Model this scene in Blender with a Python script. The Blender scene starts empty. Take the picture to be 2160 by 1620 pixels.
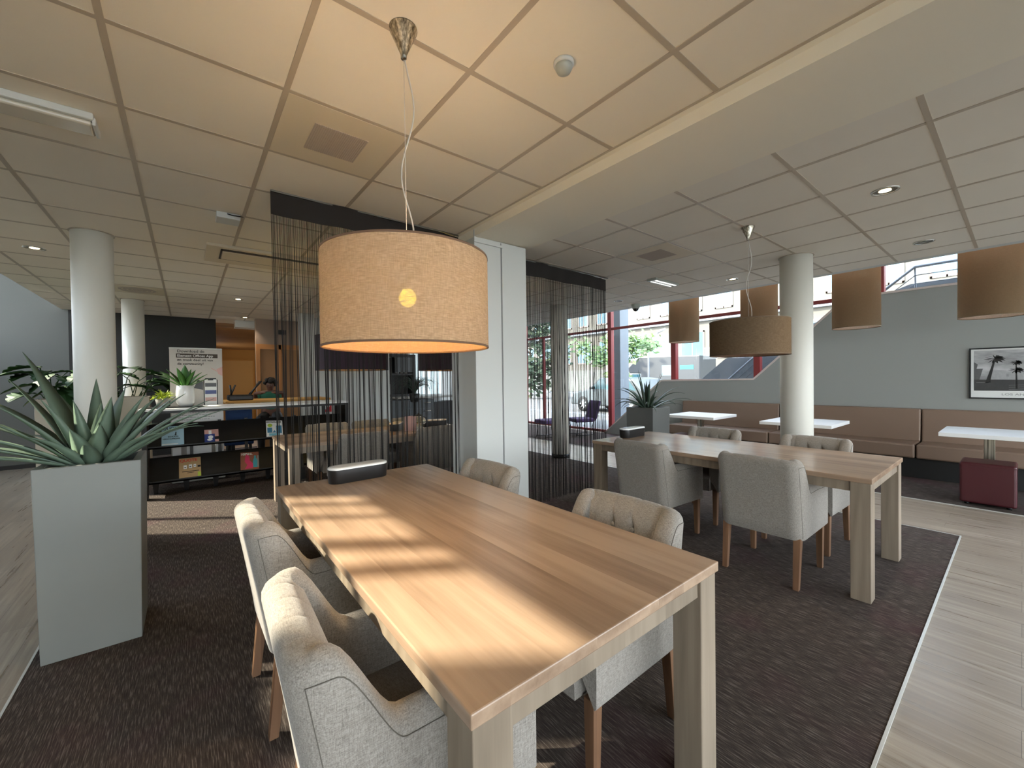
import bpy, bmesh, math, random
from mathutils import Vector, Matrix
PI = math.pi
R = math.radians
random.seed(7)
SC = bpy.context.scene
COL = SC.collection

# ------------------------------------------------------------------ mesh builder
class MB:
    def __init__(s):
        s.v = []; s.f = []; s.sm = []
    def add(s, vs, fs, smooth=False):
        b = len(s.v)
        s.v += [tuple(p) for p in vs]
        for f in fs:
            s.f.append(tuple(b + i for i in f)); s.sm.append(smooth)
        return s
    def box(s, x0, x1, y0, y1, z0, z1):
        v = [(x0,y0,z0),(x1,y0,z0),(x1,y1,z0),(x0,y1,z0),(x0,y0,z1),(x1,y0,z1),(x1,y1,z1),(x0,y1,z1)]
        f = [(0,3,2,1),(4,5,6,7),(0,1,5,4),(1,2,6,5),(2,3,7,6),(3,0,4,7)]
        return s.add(v, f)
    def hexa(s, b4, t4):
        v = list(b4) + list(t4)
        f = [(0,3,2,1),(4,5,6,7),(0,1,5,4),(1,2,6,5),(2,3,7,6),(3,0,4,7)]
        return s.add(v, f)
    def quad(s, a, b, c, d):
        return s.add([a,b,c,d], [(0,1,2,3)])
    def prism(s, poly, h0, h1, axis='z', smooth=False):
        n = len(poly)
        def P(p, h):
            if axis == 'z': return (p[0], p[1], h)
            if axis == 'x': return (h, p[0], p[1])
            return (p[0], h, p[1])
        v = [P(p, h0) for p in poly] + [P(p, h1) for p in poly]
        f = [tuple(range(n))[::-1], tuple(range(n, 2*n))]
        s.add(v, f)
        b = len(s.v) - 2*n
        for i in range(n):
            j = (i+1) % n
            s.f.append((b+i, b+j, b+n+j, b+n+i)); s.sm.append(smooth)
        return s
    def lathe(s, prof, c=(0,0,0), n=32, smooth=True, cap=True):
        v = []; f = []
        for (r, z) in prof:
            for i in range(n):
                a = 2*PI*i/n
                v.append((c[0]+r*math.cos(a), c[1]+r*math.sin(a), c[2]+z))
        m = len(prof)
        for k in range(m-1):
            for i in range(n):
                j = (i+1) % n
                f.append((k*n+i, k*n+j, (k+1)*n+j, (k+1)*n+i))
        s.add(v, f, smooth)
        if cap:
            b = len(s.v) - len(v)
            if prof[0][0] > 1e-5: s.f.append(tuple(b+i for i in range(n))[::-1]); s.sm.append(False)
            if prof[-1][0] > 1e-5: s.f.append(tuple(b+(m-1)*n+i for i in range(n))); s.sm.append(False)
        return s
    def tube(s, pts, r, n=8, cap=True):
        pts = [Vector(p) for p in pts]
        rs = r if isinstance(r, (list, tuple)) else [r]*len(pts)
        v = []; f = []
        prev = None
        for i, p in enumerate(pts):
            t = (pts[min(i+1, len(pts)-1)] - pts[max(i-1, 0)])
            if t.length < 1e-9: t = Vector((0,0,1))
            t.normalize()
            if prev is None:
                a = Vector((0,0,1)) if abs(t.z) < .9 else Vector((1,0,0))
                u = t.cross(a).normalized()
            else:
                u = (prev - t*prev.dot(t))
                u = u.normalized() if u.length > 1e-6 else t.orthogonal().normalized()
            prev = u
            w = t.cross(u)
            for k in range(n):
                a = 2*PI*k/n
                v.append(p + u*(rs[i]*math.cos(a)) + w*(rs[i]*math.sin(a)))
        for i in range(len(pts)-1):
            for k in range(n):
                l = (k+1) % n
                f.append((i*n+k, i*n+l, (i+1)*n+l, (i+1)*n+k))
        s.add(v, f, True)
        if cap:
            b = len(s.v) - len(v)
            s.f.append(tuple(b+k for k in range(n))[::-1]); s.sm.append(False)
            s.f.append(tuple(b+(len(pts)-1)*n+k for k in range(n))); s.sm.append(False)
        return s
    def ball(s, c, r, n=14, m=9, sq=(1,1,1)):
        prof = [(max(1e-6, math.sin(PI*i/m))*r, -math.cos(PI*i/m)*r) for i in range(m+1)]
        b = len(s.v)
        s.lathe(prof, (0,0,0), n, True, False)
        for i in range(b, len(s.v)):
            p = s.v[i]
            s.v[i] = (c[0]+p[0]*sq[0], c[1]+p[1]*sq[1], c[2]+p[2]*sq[2])
        return s
    def grid(s, fn, nu, nv, smooth=True, closed_u=False):
        v = [fn(i, j) for j in range(nv) for i in range(nu)]
        f = []
        for j in range(nv-1):
            for i in range(nu if closed_u else nu-1):
                k = (i+1) % nu
                f.append((j*nu+i, j*nu+k, (j+1)*nu+k, (j+1)*nu+i))
        return s.add(v, f, smooth)

def obj(name, mb, mat, parent=None, bevel=0, seg=2, local=False, mods=None):
    """one mesh object; world coordinates unless local, parent = its thing"""
    me = bpy.data.meshes.new(name)
    vs = mb.v
    if parent is not None and not local:
        o = Vector((0,0,0)); q = parent
        while q is not None:
            o = o + q.location; q = q.parent
        vs = [(p[0]-o.x, p[1]-o.y, p[2]-o.z) for p in vs]
    me.from_pydata(vs, [], mb.f)
    me.validate()
    bm = bmesh.new(); bm.from_mesh(me)
    bmesh.ops.recalc_face_normals(bm, faces=bm.faces)
    bm.to_mesh(me); bm.free()
    if len(me.polygons) == len(mb.sm):
        me.polygons.foreach_set('use_smooth', mb.sm)
    me.update()
    o = bpy.data.objects.new(name, me)
    COL.objects.link(o)
    if mat is not None: me.materials.append(mat)
    if parent is not None: o.parent = parent
    if bevel:
        b = o.modifiers.new('Bevel', 'BEVEL'); b.width = bevel; b.segments = seg; b.limit_method = 'ANGLE'; b.angle_limit = R(40)
    return o

def tag(o, label=None, cat=None, group=None, kind=None):
    if label: o['label'] = label
    if cat: o['category'] = cat
    if group: o['group'] = group
    if kind: o['kind'] = kind
    return o
def thing(name, label, cat, loc=(0,0,0), rz=0, group=None):
    o = bpy.data.objects.new(name, None); COL.objects.link(o)
    o.location = loc; o.rotation_euler = (0,0,rz); o.empty_display_size = .1
    return tag(o, label, cat, group)
def struct(name, mb, mat, parent=None, bevel=0, label=None):
    o = obj(name, mb, mat, parent, bevel)
    if parent is None: o['kind'] = 'structure'
    if label: o['label'] = label
    return o
def sthing(name):
    o = bpy.data.objects.new(name, None); COL.objects.link(o); o['kind'] = 'structure'; return o
def dup(root, loc, rz, label, group=None):
    def cp(o, par):
        c = o.copy(); COL.objects.link(c)
        if par is not None: c.parent = par
        for ch in list(o.children): cp(ch, c)
        return c
    r = cp(root, None)
    r.location = loc; r.rotation_euler = (0,0,rz)
    r['label'] = label
    if group: r['group'] = group
    return r
def text(name, body, size, mat, parent, loc, face='-Y', align='LEFT', sx=1.0, extrude=.0006, bold=0.0):
    c = bpy.data.curves.new(name, 'FONT'); c.body = body; c.size = size; c.align_x = align
    c.extrude = extrude; c.offset = bold
    t = bpy.data.objects.new(name, c); COL.objects.link(t)
    dg = bpy.context.evaluated_depsgraph_get(); dg.update()
    me = bpy.data.meshes.new_from_object(t.evaluated_get(dg))
    bpy.data.objects.remove(t); bpy.data.curves.remove(c)
    M = Matrix.Rotation(PI/2, 4, 'X') @ Matrix.Diagonal((sx,1,1,1))
    if face == '-X': M = Matrix.Rotation(-PI/2, 4, 'Z') @ M
    if face == '+Z': M = Matrix.Diagonal((sx,1,1,1))
    me.transform(M)
    me.transform(Matrix.Translation(Vector(loc)))
    if parent is not None:
        o = Vector((0,0,0)); q = parent
        while q is not None: o = o + q.location; q = q.parent
        me.transform(Matrix.Translation(-o))
    ob = bpy.data.objects.new(name, me); COL.objects.link(ob)
    me.materials.clear(); me.materials.append(mat)
    ob.parent = parent
    return ob

# ------------------------------------------------------------------ materials
def srgb(r, g, b):
    f = lambda c: (c/255/12.92) if c/255 <= .04045 else ((c/255+.055)/1.055)**2.4
    return (f(r), f(g), f(b), 1)
def base(name):
    m = bpy.data.materials.new(name); m.use_nodes = True
    nt = m.node_tree
    return m, nt, nt.nodes['Principled BSDF']
def N(nt, t, **kw):
    n = nt.nodes.new(t)
    for k, v in kw.items():
        if k in n.inputs: n.inputs[k].default_value = v
        else: setattr(n, k, v)
    return n
def mth(nt, op, a, b=None, clamp=False):
    n = nt.nodes.new('ShaderNodeMath'); n.operation = op; n.use_clamp = clamp
    for i, x in enumerate((a, b)):
        if x is None: continue
        if isinstance(x, (int, float)): n.inputs[i].default_value = x
        else: nt.links.new(x, n.inputs[i])
    return n.outputs[0]
def mixc(nt, f, a, b, blend='MIX'):
    n = nt.nodes.new('ShaderNodeMix'); n.data_type = 'RGBA'; n.blend_type = blend
    for i, x in ((0, f), (6, a), (7, b)):
        if isinstance(x, (int, float)): n.inputs[i].default_value = x
        elif isinstance(x, tuple): n.inputs[i].default_value = x
        else: nt.links.new(x, n.inputs[i])
    return n.outputs[2]
def coords(nt, kind='Object', scale=(1,1,1), rot=(0,0,0)):
    tc = nt.nodes.new('ShaderNodeTexCoord')
    mp = nt.nodes.new('ShaderNodeMapping')
    mp.inputs['Scale'].default_value = scale; mp.inputs['Rotation'].default_value = rot
    nt.links.new(tc.outputs[kind], mp.inputs['Vector'])
    return mp.outputs[0]
def noise(nt, vec, scale, detail=3, rough=.55):
    n = N(nt, 'ShaderNodeTexNoise', Scale=scale, Detail=detail, Roughness=rough)
    nt.links.new(vec, n.inputs['Vector'])
    return n.outputs['Fac']
def ramp(nt, fac, stops):
    n = nt.nodes.new('ShaderNodeValToRGB')
    e = n.color_ramp.elements
    while len(e) < len(stops): e.new(.5)
    for k, (p, c) in enumerate(stops):
        e[k].position = p; e[k].color = c
    nt.links.new(fac, n.inputs[0])
    return n.outputs[0]
def bump(nt, bs, h, strength=.3, dist=.002):
    n = N(nt, 'ShaderNodeBump', Strength=strength, Distance=dist)
    nt.links.new(h, n.inputs['Height']); nt.links.new(n.outputs[0], bs.inputs['Normal'])
def mat(name, col, rough=.5, metal=0.0, spec=.5, var=0.0, vscale=8, bmp=0.0, bscale=200, stretch=(1,1,1), emit=0, ecol=None):
    m, nt, b = base(name)
    b.inputs['Base Color'].default_value = col
    b.inputs['Roughness'].default_value = rough; b.inputs['Metallic'].default_value = metal
    b.inputs['Specular IOR Level'].default_value = spec
    if var or bmp:
        v = coords(nt, 'Object', stretch)
        if var:
            c = mixc(nt, noise(nt, v, vscale), tuple(x*(1-var) for x in col[:3])+(1,), tuple(min(1, x*(1+var)) for x in col[:3])+(1,))
            nt.links.new(c, b.inputs['Base Color'])
        if bmp: bump(nt, b, noise(nt, v, bscale, 2), bmp)
    if emit:
        b.inputs['Emission Color'].default_value = ecol or col
        b.inputs['Emission Strength'].default_value = emit
    return m
def wood(name, c1, c2, plank=.13, along='Y', rough=.42, grain=1.0):
    m, nt, b = base(name)
    tc = nt.nodes.new('ShaderNodeTexCoord')
    sep = nt.nodes.new('ShaderNodeSeparateXYZ'); nt.links.new(tc.outputs['Object'], sep.inputs[0])
    ac = {'Y': 0, 'X': 1, 'Z': 0}[along]
    fl = mth(nt, 'FLOOR', mth(nt, 'DIVIDE', sep.outputs[ac], plank))
    wn = nt.nodes.new('ShaderNodeTexWhiteNoise'); wn.noise_dimensions = '1D'; nt.links.new(fl, wn.inputs['W'])
    st = {'Y': (26, 1.3, 26), 'X': (1.3, 26, 26), 'Z': (26, 26, 1.3)}[along]
    mp = nt.nodes.new('ShaderNodeMapping'); mp.inputs['Scale'].default_value = st
    ad = nt.nodes.new('ShaderNodeVectorMath'); ad.operation = 'ADD'
    sc = nt.nodes.new('ShaderNodeVectorMath'); sc.operation = 'SCALE'; sc.inputs['Scale'].default_value = 7
    nt.links.new(wn.outputs['Color'], sc.inputs[0])
    nt.links.new(tc.outputs['Object'], ad.inputs[0]); nt.links.new(sc.outputs[0], ad.inputs[1])
    nt.links.new(ad.outputs[0], mp.inputs['Vector'])
    g1 = noise(nt, mp.outputs[0], 1.0, 5, .6)
    mp2 = nt.nodes.new('ShaderNodeMapping'); mp2.inputs['Scale'].default_value = tuple(x*.18 if x > 5 else x*.7 for x in st)
    nt.links.new(ad.outputs[0], mp2.inputs['Vector'])
    w = N(nt, 'ShaderNodeTexWave', Scale=1.2, Distortion=6.0, Detail=2.0)
    w.wave_type = 'RINGS'; nt.links.new(mp2.outputs[0], w.inputs['Vector'])
    f = mth(nt, 'ADD', mth(nt, 'MULTIPLY', g1, .75*grain), mth(nt, 'MULTIPLY', w.outputs['Fac'], .18*grain))
    f = mth(nt, 'ADD', f, mth(nt, 'MULTIPLY', wn.outputs['Value'], .25))
    c = ramp(nt, f, [(.2, c2), (.75, c1)])
    nt.links.new(c, b.inputs['Base Color'])
    b.inputs['Roughness'].default_value = rough
    bump(nt, b, g1, .12, .001)
    return m
# ------------------------------------------------------------------ material library
M = {}
M['table'] = wood('table_wood', srgb(178,152,128), srgb(134,110,90), .135, 'Y', .24)
M['table_leg'] = wood('table_leg_wood', srgb(152,137,119), srgb(116,103,87), .2, 'Z', .5)
M['chair_leg'] = wood('chair_leg_wood', srgb(128,94,68), srgb(80,56,40), .06, 'Z', .5)
M['white'] = mat('white_paint', srgb(208,210,206), .6)
M['column'] = mat('column_paint', srgb(228,226,216), .55)
M['tile'] = mat('ceiling_tile', srgb(238,230,214), .9, var=.03, vscale=3, bmp=.12, bscale=420)
M['tile_r'] = mat('ceiling_tile_right', srgb(232,226,213), .9, var=.03, vscale=3, bmp=.12, bscale=420)
M['tbar'] = mat('ceiling_bar', srgb(186,174,156), .4)
M['beam'] = mat('beam_paint', srgb(238,231,213), .7)
M['greywall'] = mat('grey_wall_paint', srgb(156,158,153), .75, bmp=.1, bscale=90)
M['darkwall'] = mat('dark_wall_paint', srgb(28,27,23), .7)
M['planter'] = mat('planter_grey', srgb(122,124,120), .5, var=.05, vscale=4)
M['planter_dark'] = mat('planter_dark', srgb(100,102,100), .5)
M['soil'] = mat('soil', srgb(52,44,36), .95, var=.4, vscale=60, bmp=.8, bscale=60)
M['pebble'] = mat('pebbles', srgb(120,118,112), .8, var=.4, vscale=90, bmp=.9, bscale=90)
M['black'] = mat('black_lacquer', srgb(11,11,11), .45)
M['black_matt'] = mat('black_matt', srgb(28,27,26), .6)
M['steel'] = mat('brushed_steel', srgb(180,172,158), .28, 1.0)
M['steel_d'] = mat('dull_steel', srgb(140,138,130), .4, 1.0)
M['whitecer'] = mat('white_ceramic', srgb(236,236,232), .12)
M['boxblack'] = mat('black_box', srgb(27,27,28), .38)
M['boxlid'] = mat('white_lid', srgb(232,234,232), .16)
M['leather'] = mat('taupe_leather', srgb(134,111,94), .42, var=.05, vscale=5, bmp=.15, bscale=260)
M['maroon'] = mat('maroon_leather', srgb(70,23,29), .4, bmp=.15, bscale=260)
M['whitetop'] = mat('white_laminate', srgb(238,238,236), .3)
M['purple'] = mat('purple_fabric', srgb(74,50,92), .8, var=.1, vscale=30, bmp=.2, bscale=400)
M['purple_shade'] = mat('purple_shade', srgb(58,40,54), .75, var=.08, vscale=60)
M['redframe'] = mat('red_frame', srgb(132,44,42), .45)
M['concrete'] = mat('concrete', srgb(118,124,128), .85, var=.12, vscale=3, bmp=.2, bscale=30)
M['paleconc'] = mat('pale_concrete', srgb(132,139,146), .85, var=.1, vscale=2)
M['pave'] = mat('pavement', srgb(104,103,100), .9, var=.1, vscale=1.2)
M['stone'] = mat('facade_stone', srgb(104,100,91), .9, var=.12, vscale=.8)
M['stone_d'] = mat('facade_plinth', srgb(120,122,116), .9, var=.1, vscale=.8)
M['facframe'] = mat('facade_frame', srgb(150,132,122), .6)
M['facpane'] = mat('facade_pane', srgb(88,126,142), .08, spec=.8)
M['yellow'] = mat('yellow_wall', srgb(198,150,78), .7, var=.04, vscale=2)
M['door_brown'] = mat('brown_door', srgb(150,108,66), .55, var=.08, vscale=4)
M['woodceil'] = wood('wood_ceiling', srgb(170,128,80), srgb(120,84,48), .12, 'X', .45)
M['paper'] = mat('white_paper', srgb(235,235,232), .7)
M['ink'] = mat('black_ink', srgb(24,22,24), .7)
M['inkgrey'] = mat('grey_ink', srgb(140,140,140), .7)
M['bannergrey'] = mat('banner_print', srgb(196,190,182), .6)
M['darkbox'] = mat('dark_caption', srgb(66,56,46), .6)
M['grassy'] = mat('lime_leaf', srgb(170,186,44), .55, var=.25, vscale=30)
M['agave'] = mat('agave_leaf', srgb(96,115,98), .5, var=.25, vscale=9)
M['agave_dk'] = mat('yucca_leaf', srgb(62,80,66), .5, var=.25, vscale=9)
M['agave_br'] = mat('bright_agave_leaf', srgb(70,120,48), .4, var=.3, vscale=12)
M['monstera'] = mat('monstera_leaf', srgb(40,66,34), .6, spec=.15, var=.3, vscale=8)
M['treeleaf'] = mat('tree_leaf', srgb(98,124,70), .6, var=.3, vscale=4)
M['bark'] = mat('bark', srgb(120,104,84), .9, var=.3, vscale=10)
M['trough'] = mat('beige_trough', srgb(186,178,162), .7, var=.05, vscale=4)
M['greypot'] = mat('grey_pot', srgb(150,146,138), .7, var=.1, vscale=8)
M['kitchen'] = mat('kitchen_grey', srgb(74,78,80), .4)
M['skin'] = mat('brown_skin', srgb(96,62,46), .5)
M['hair'] = mat('black_hair', srgb(22,18,17), .7, bmp=.8, bscale=60)
M['green'] = mat('green_shirt', srgb(26,92,70), .8)
M['bluefab'] = mat('blue_fabric', srgb(28,56,98), .8)
M['redsign'] = mat('red_sign', srgb(196,28,38), .45)
M['tyre'] = mat('tyre', srgb(30,30,30), .8)
M['carpaint'] = mat('silver_paint', srgb(92,98,100), .25, .5)
M['carglass'] = mat('car_glass', srgb(70,100,108), .05, spec=.8)
M['vanpaint'] = mat('van_white', srgb(150,153,154), .3)
M['vangrey'] = mat('van_grey', srgb(56,58,60), .35)
M['teal'] = mat('teal_print', srgb(40,176,180), .5)
M['chrome'] = mat('chrome', srgb(220,220,220), .08, 1.0)
M['lampon'] = mat('lit_lamp', (1,.78,.45,1), .5, emit=7, ecol=(1,.78,.45,1))
M['lampoff'] = mat('reflector', srgb(206,204,196), .25, .6)
M['bulbcyl'] = mat('warm_bulb', (1,.6,.25,1), .5, emit=9, ecol=(1,.55,.22,1))
M['tubewhite'] = mat('white_tube', srgb(235,236,234), .3, emit=.5, ecol=(1,1,1,1))
M['ledbar'] = mat('lit_bar', (1,1,.95,1), .4, emit=.45, ecol=(1,1,.96,1))
M['sensor'] = mat('sensor_dome', srgb(168,172,164), .3)
M['dome'] = mat('smoked_dome', srgb(40,40,42), .1)
M['grille'] = mat('grille_grey', srgb(188,176,164), .6)
M['diff'] = mat('diffuser_beige', srgb(218,206,182), .6)
M['pink'] = mat('magazine_pink', srgb(222,66,110), .35)
M['sky_c'] = mat('magazine_sky', srgb(166,200,214), .35)
M['ochre'] = mat('magazine_ochre', srgb(176,148,108), .35)
M['navy'] = mat('magazine_navy', srgb(44,62,124), .35)
M['salmon'] = mat('magazine_salmon', srgb(206,160,150), .35)
M['redink'] = mat('red_ink', srgb(206,58,48), .5)
M['lime'] = mat('lime_ink', srgb(170,196,64), .5)
M['brick'] = mat('magazine_brick', srgb(150,92,72), .4)
M['seam'] = mat('seam_thread', srgb(98,92,84), .9)
M['trimbright'] = mat('floor_strip', srgb(206,206,200), .35, .3)

def m_painted_sheen():  # dark and bright streaks painted in to imitate reflections on brushed steel
    m, nt, b = base('steel_painted_sheen')
    n = noise(nt, coords(nt, 'Object', (70, 70, 1.2)), 1, 3, .7)
    nt.links.new(ramp(nt, n, [(.32, srgb(70,66,58)), (.5, srgb(165,158,142)), (.66, srgb(240,234,218))]), b.inputs['Base Color'])
    b.inputs['Metallic'].default_value = 1; b.inputs['Roughness'].default_value = .3
    return m
M['steel'] = m_painted_sheen()

def m_linen(name, c1, c2):
    m, nt, b = base(name)
    v1 = coords(nt, 'Object', (60, 420, 420)); v2 = coords(nt, 'Object', (420, 420, 60)); v3 = coords(nt, 'Object', (420, 60, 420))
    n1 = noise(nt, v1, 1, 2); n2 = noise(nt, v2, 1, 2); n3 = noise(nt, v3, 1, 2)
    f = mth(nt, 'DIVIDE', mth(nt, 'ADD', mth(nt, 'ADD', n1, n2), n3), 3)
    nt.links.new(ramp(nt, f, [(.36, c2), (.62, c1)]), b.inputs['Base Color'])
    b.inputs['Roughness'].default_value = .95
    b.inputs['Specular IOR Level'].default_value = .15
    b.inputs['Sheen Weight'].default_value = .25
    bump(nt, b, f, .5, .0012)
    return m
M['linen'] = m_linen('chair_linen', srgb(164,157,148), srgb(114,108,101))

def m_carpet(name, along='Y'):
    m, nt, b = base(name)
    st = (230, 13, 1) if along == 'Y' else (13, 230, 1)
    g = noise(nt, coords(nt, 'Object', st), 1, 3, .6)
    fine = noise(nt, coords(nt, 'Object', (330, 260, 1)), 1, 2)
    big = noise(nt, coords(nt, 'Object', (1.7, 1.7, 1)), 1, 2)
    c = ramp(nt, g, [(.34, srgb(66,58,54)), (.52, srgb(82,74,69)), (.68, srgb(128,119,111))])
    pc = mixc(nt, .6, c, srgb(96,58,70))
    c = mixc(nt, ramp(nt, big, [(.54, (0,0,0,1)), (.72, (.55,.55,.55,1))]), c, pc)
    c = mixc(nt, .35, c, mixc(nt, fine, srgb(60,54,50), srgb(190,180,172)), 'OVERLAY')
    nt.links.new(c, b.inputs['Base Color'])
    b.inputs['Roughness'].default_value = 1
    b.inputs['Specular IOR Level'].default_value = .1
    bump(nt, b, mth(nt, 'ADD', g, mth(nt, 'MULTIPLY', fine, .6)), .7, .004)
    return m
M['carpet'] = m_carpet('carpet_tile')

def m_vinyl():
    m, nt, b = base('vinyl_planks')
    tc = nt.nodes.new('ShaderNodeTexCoord')
    mp = nt.nodes.new('ShaderNodeMapping'); mp.inputs['Rotation'].default_value = (0, 0, PI/2)
    nt.links.new(tc.outputs['Object'], mp.inputs['Vector'])
    br = N(nt, 'ShaderNodeTexBrick', Scale=1.0)
    br.offset = .37
    br.inputs['Color1'].default_value = (.25,.25,.25,1); br.inputs['Color2'].default_value = (.75,.75,.75,1)
    br.inputs['Mortar'].default_value = (0,0,0,1)
    br.inputs['Mortar Size'].default_value = .0012; br.inputs['Brick Width'].default_value = 1.2; br.inputs['Row Height'].default_value = .18
    br.inputs['Mortar Smooth'].default_value = .2
    nt.links.new(mp.outputs[0], br.inputs['Vector'])
    g = noise(nt, coords(nt, 'Object', (34, 1.6, 1)), 1, 5, .62)
    g2 = noise(nt, coords(nt, 'Object', (9, .8, 1)), 1, 3, .6)
    f = mth(nt, 'ADD', mth(nt, 'MULTIPLY', g, .6), mth(nt, 'MULTIPLY', g2, .35))
    sepc = nt.nodes.new('ShaderNodeSeparateColor'); nt.links.new(br.outputs['Color'], sepc.inputs[0])
    f = mth(nt, 'ADD', f, mth(nt, 'MULTIPLY', sepc.outputs[0], .16))
    c = ramp(nt, f, [(.24, srgb(112,100,87)), (.53, srgb(144,130,113)), (.74, srgb(178,166,148))])
    c = mixc(nt, mth(nt, 'MULTIPLY', br.outputs['Fac'], .6), c, srgb(70,64,56))
    nt.links.new(c, b.inputs['Base Color'])
    nt.links.new(mth(nt, 'ADD', .18, mth(nt, 'MULTIPLY', g, .25)), b.inputs['Roughness'])
    bump(nt, b, g, .25, .0015)
    return m
M['vinyl'] = m_vinyl()

def m_glass():
    m, nt, b = base('window_glass')
    nt.nodes.remove(b)
    out = nt.nodes['Material Output']
    tr = nt.nodes.new('ShaderNodeBsdfTransparent'); tr.inputs[0].default_value = (.96,.985,.985,1)
    gl = nt.nodes.new('ShaderNodeBsdfGlossy'); gl.inputs['Roughness'].default_value = 0.0
    lw = N(nt, 'ShaderNodeLayerWeight', Blend=.5)
    fr_ = mth(nt, 'ADD', .03, mth(nt, 'MULTIPLY', mth(nt, 'POWER', lw.outputs['Facing'], 5.0), .6))
    mx = nt.nodes.new('ShaderNodeMixShader')
    nt.links.new(fr_, mx.inputs[0]); nt.links.new(tr.outputs[0], mx.inputs[1]); nt.links.new(gl.outputs[0], mx.inputs[2])
    nt.links.new(mx.outputs[0], out.inputs[0])
    return m
M['glass'] = m_glass()

def m_shade(name, c1, c2, trans=.35, holes=.03):
    """woven lampshade: diffuse outside, some light through the cloth, pinholes between the threads"""
    m, nt, b = base(name)
    nt.nodes.remove(b); out = nt.nodes['Material Output']
    g = noise(nt, coords(nt, 'Object', (40, 40, 380)), 1, 4)
    h = noise(nt, coords(nt, 'Object', (380, 380, 40)), 1, 2)
    f = mth(nt, 'ADD', mth(nt, 'MULTIPLY', g, .65), mth(nt, 'MULTIPLY', h, .35))
    c = ramp(nt, f, [(.38, c2), (.6, c1)])
    d = nt.nodes.new('ShaderNodeBsdfDiffuse'); t = nt.nodes.new('ShaderNodeBsdfTranslucent'); p = nt.nodes.new('ShaderNodeBsdfTransparent')
    nt.links.new(c, d.inputs[0])
    t.inputs[0].default_value = (1,.84,.66,1)
    m1 = nt.nodes.new('ShaderNodeMixShader'); m1.inputs[0].default_value = trans
    nt.links.new(d.outputs[0], m1.inputs[1]); nt.links.new(t.outputs[0], m1.inputs[2])
    m2 = nt.nodes.new('ShaderNodeMixShader')
    nt.links.new(mth(nt, 'MULTIPLY', ramp(nt, f, [(.5, (1,1,1,1)), (.62, (.15,.15,.15,1))]), holes), m2.inputs[0])
    nt.links.new(m1.outputs[0], m2.inputs[1]); nt.links.new(p.outputs[0], m2.inputs[2])
    nt.links.new(m2.outputs[0], out.inputs[0])
    return m
M['shade'] = m_shade('linen_shade', srgb(188,162,134), srgb(150,126,100), .09, .045)
M['shade_dk'] = m_shade('taupe_shade', srgb(122,104,84), srgb(96,80,62), .06, 0.0)
M['shade_cyl'] = m_shade('drum_shade', srgb(120,107,86), srgb(98,87,68), .32, .012)
M['lining'] = mat('shade_lining', srgb(240,226,214), .7)
M['string'] = mat('brown_string', srgb(19,15,12), .75)
M['header'] = mat('brown_heading', srgb(27,21,17), .8)
M['cord'] = mat('clear_cord', srgb(206,200,190), .3)
M['bulb'] = mat('glowing_bulb', (1,.72,.35,1), .5, emit=44, ecol=(1,.68,.05,1))

def m_photo():
    """black and white city photograph, plain procedural sky gradient of the print"""
    m, nt, b = base('photo_print')
    n = noise(nt, coords(nt, 'Object', (2, 2, 7)), 1.5, 4)
    nt.links.new(ramp(nt, n, [(.3, srgb(140,140,140)), (.7, srgb(206,206,206))]), b.inputs['Base Color'])
    b.inputs['Roughness'].default_value = .25
    return m
M['photo'] = m_photo()
for k, v in dict(ph1=70, ph2=100, ph3=132, ph4=46, ph5=168).items():
    M[k] = mat('print_grey_'+k, srgb(v, v, v), .3, var=.2, vscale=30)
# ------------------------------------------------------------------ setting
C1, C2, HT = 2.728, 2.68, 4.7     # ceiling left, ceiling right, roof of the two tall bays
XL, XR = -1.70, 6.37              # ceiling edges
XWL, XWR, XG = -3.5, 8.2, 8.38    # left outer wall, right grey wall, right glazing
YB, YF = -4.0, 10.5

struct('floor', MB().box(XWL-.2, XG+.1, YB, 19, -.2, 0), M['vinyl'])
struct('floor', MB().box(-.637, 5.14, .333, 10.45, .0005, .006), M['carpet'])
struct('floor', MB().box(6.32, XWR, YB+.1, 10.0, .0005, .006), M['carpet'])
for k, (a, b_, c, d) in enumerate([(-.647, -.637, .323, 10.45), (5.14, 5.150, .323, 10.45), (-.637, 5.14, .323, .333), (6.312, 6.32, YB+.1, 10.0)]):
    struct('trim_%d' % (k+1), MB().box(a, b_, c, d, .0005, .0085), M['trimbright'])

# ceilings
struct('ceiling', MB().box(XL, 1.96, YB, YF+.6, C1, C1+.12), M['tile'])
struct('ceiling', MB().box(2.60, XR, YB, YF, C2, C2+.17), M['tile_r'])
def bars(name, x0, x1, y0, y1, z, ox, oy, mt):
    b = MB(); w = .012
    k = math.ceil((x0-ox)/.6)
    while ox+k*.6 < x1-.02:
        if ox+k*.6 > x0+.02: b.box(ox+k*.6-w, ox+k*.6+w, y0, y1, z-.003, z+.001)
        k += 1
    k = math.ceil((y0-oy)/.6)
    while oy+k*.6 < y1-.02:
        b.box(x0, x1, oy+k*.6-w, oy+k*.6+w, z-.0026, z+.001)
        k += 1
    return struct(name, b, mt)
bars('trim_5', XL, 1.958, YB, YF, C1, -.2232, 2.0874, M['tbar'])
bars('trim_6', 2.655, XR-.02, YB, YF, C2, 2.977, .2958, M['tbar'])
struct('trim_7', MB().box(1.945, 1.9605, YB, YF, C1-.004, C1+.002), M['tbar'])
# beam and its edge strip
bm_ = MB().prism([(1.985, C2-.028), (2.64, C2-.0035), (2.655, C2-.0035), (2.655, 2.86), (1.96, 2.86), (1.96, C1-.004), (1.985, C1-.012)], YB, YF, 'y')
struct('beam', bm_, M['beam'])
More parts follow.
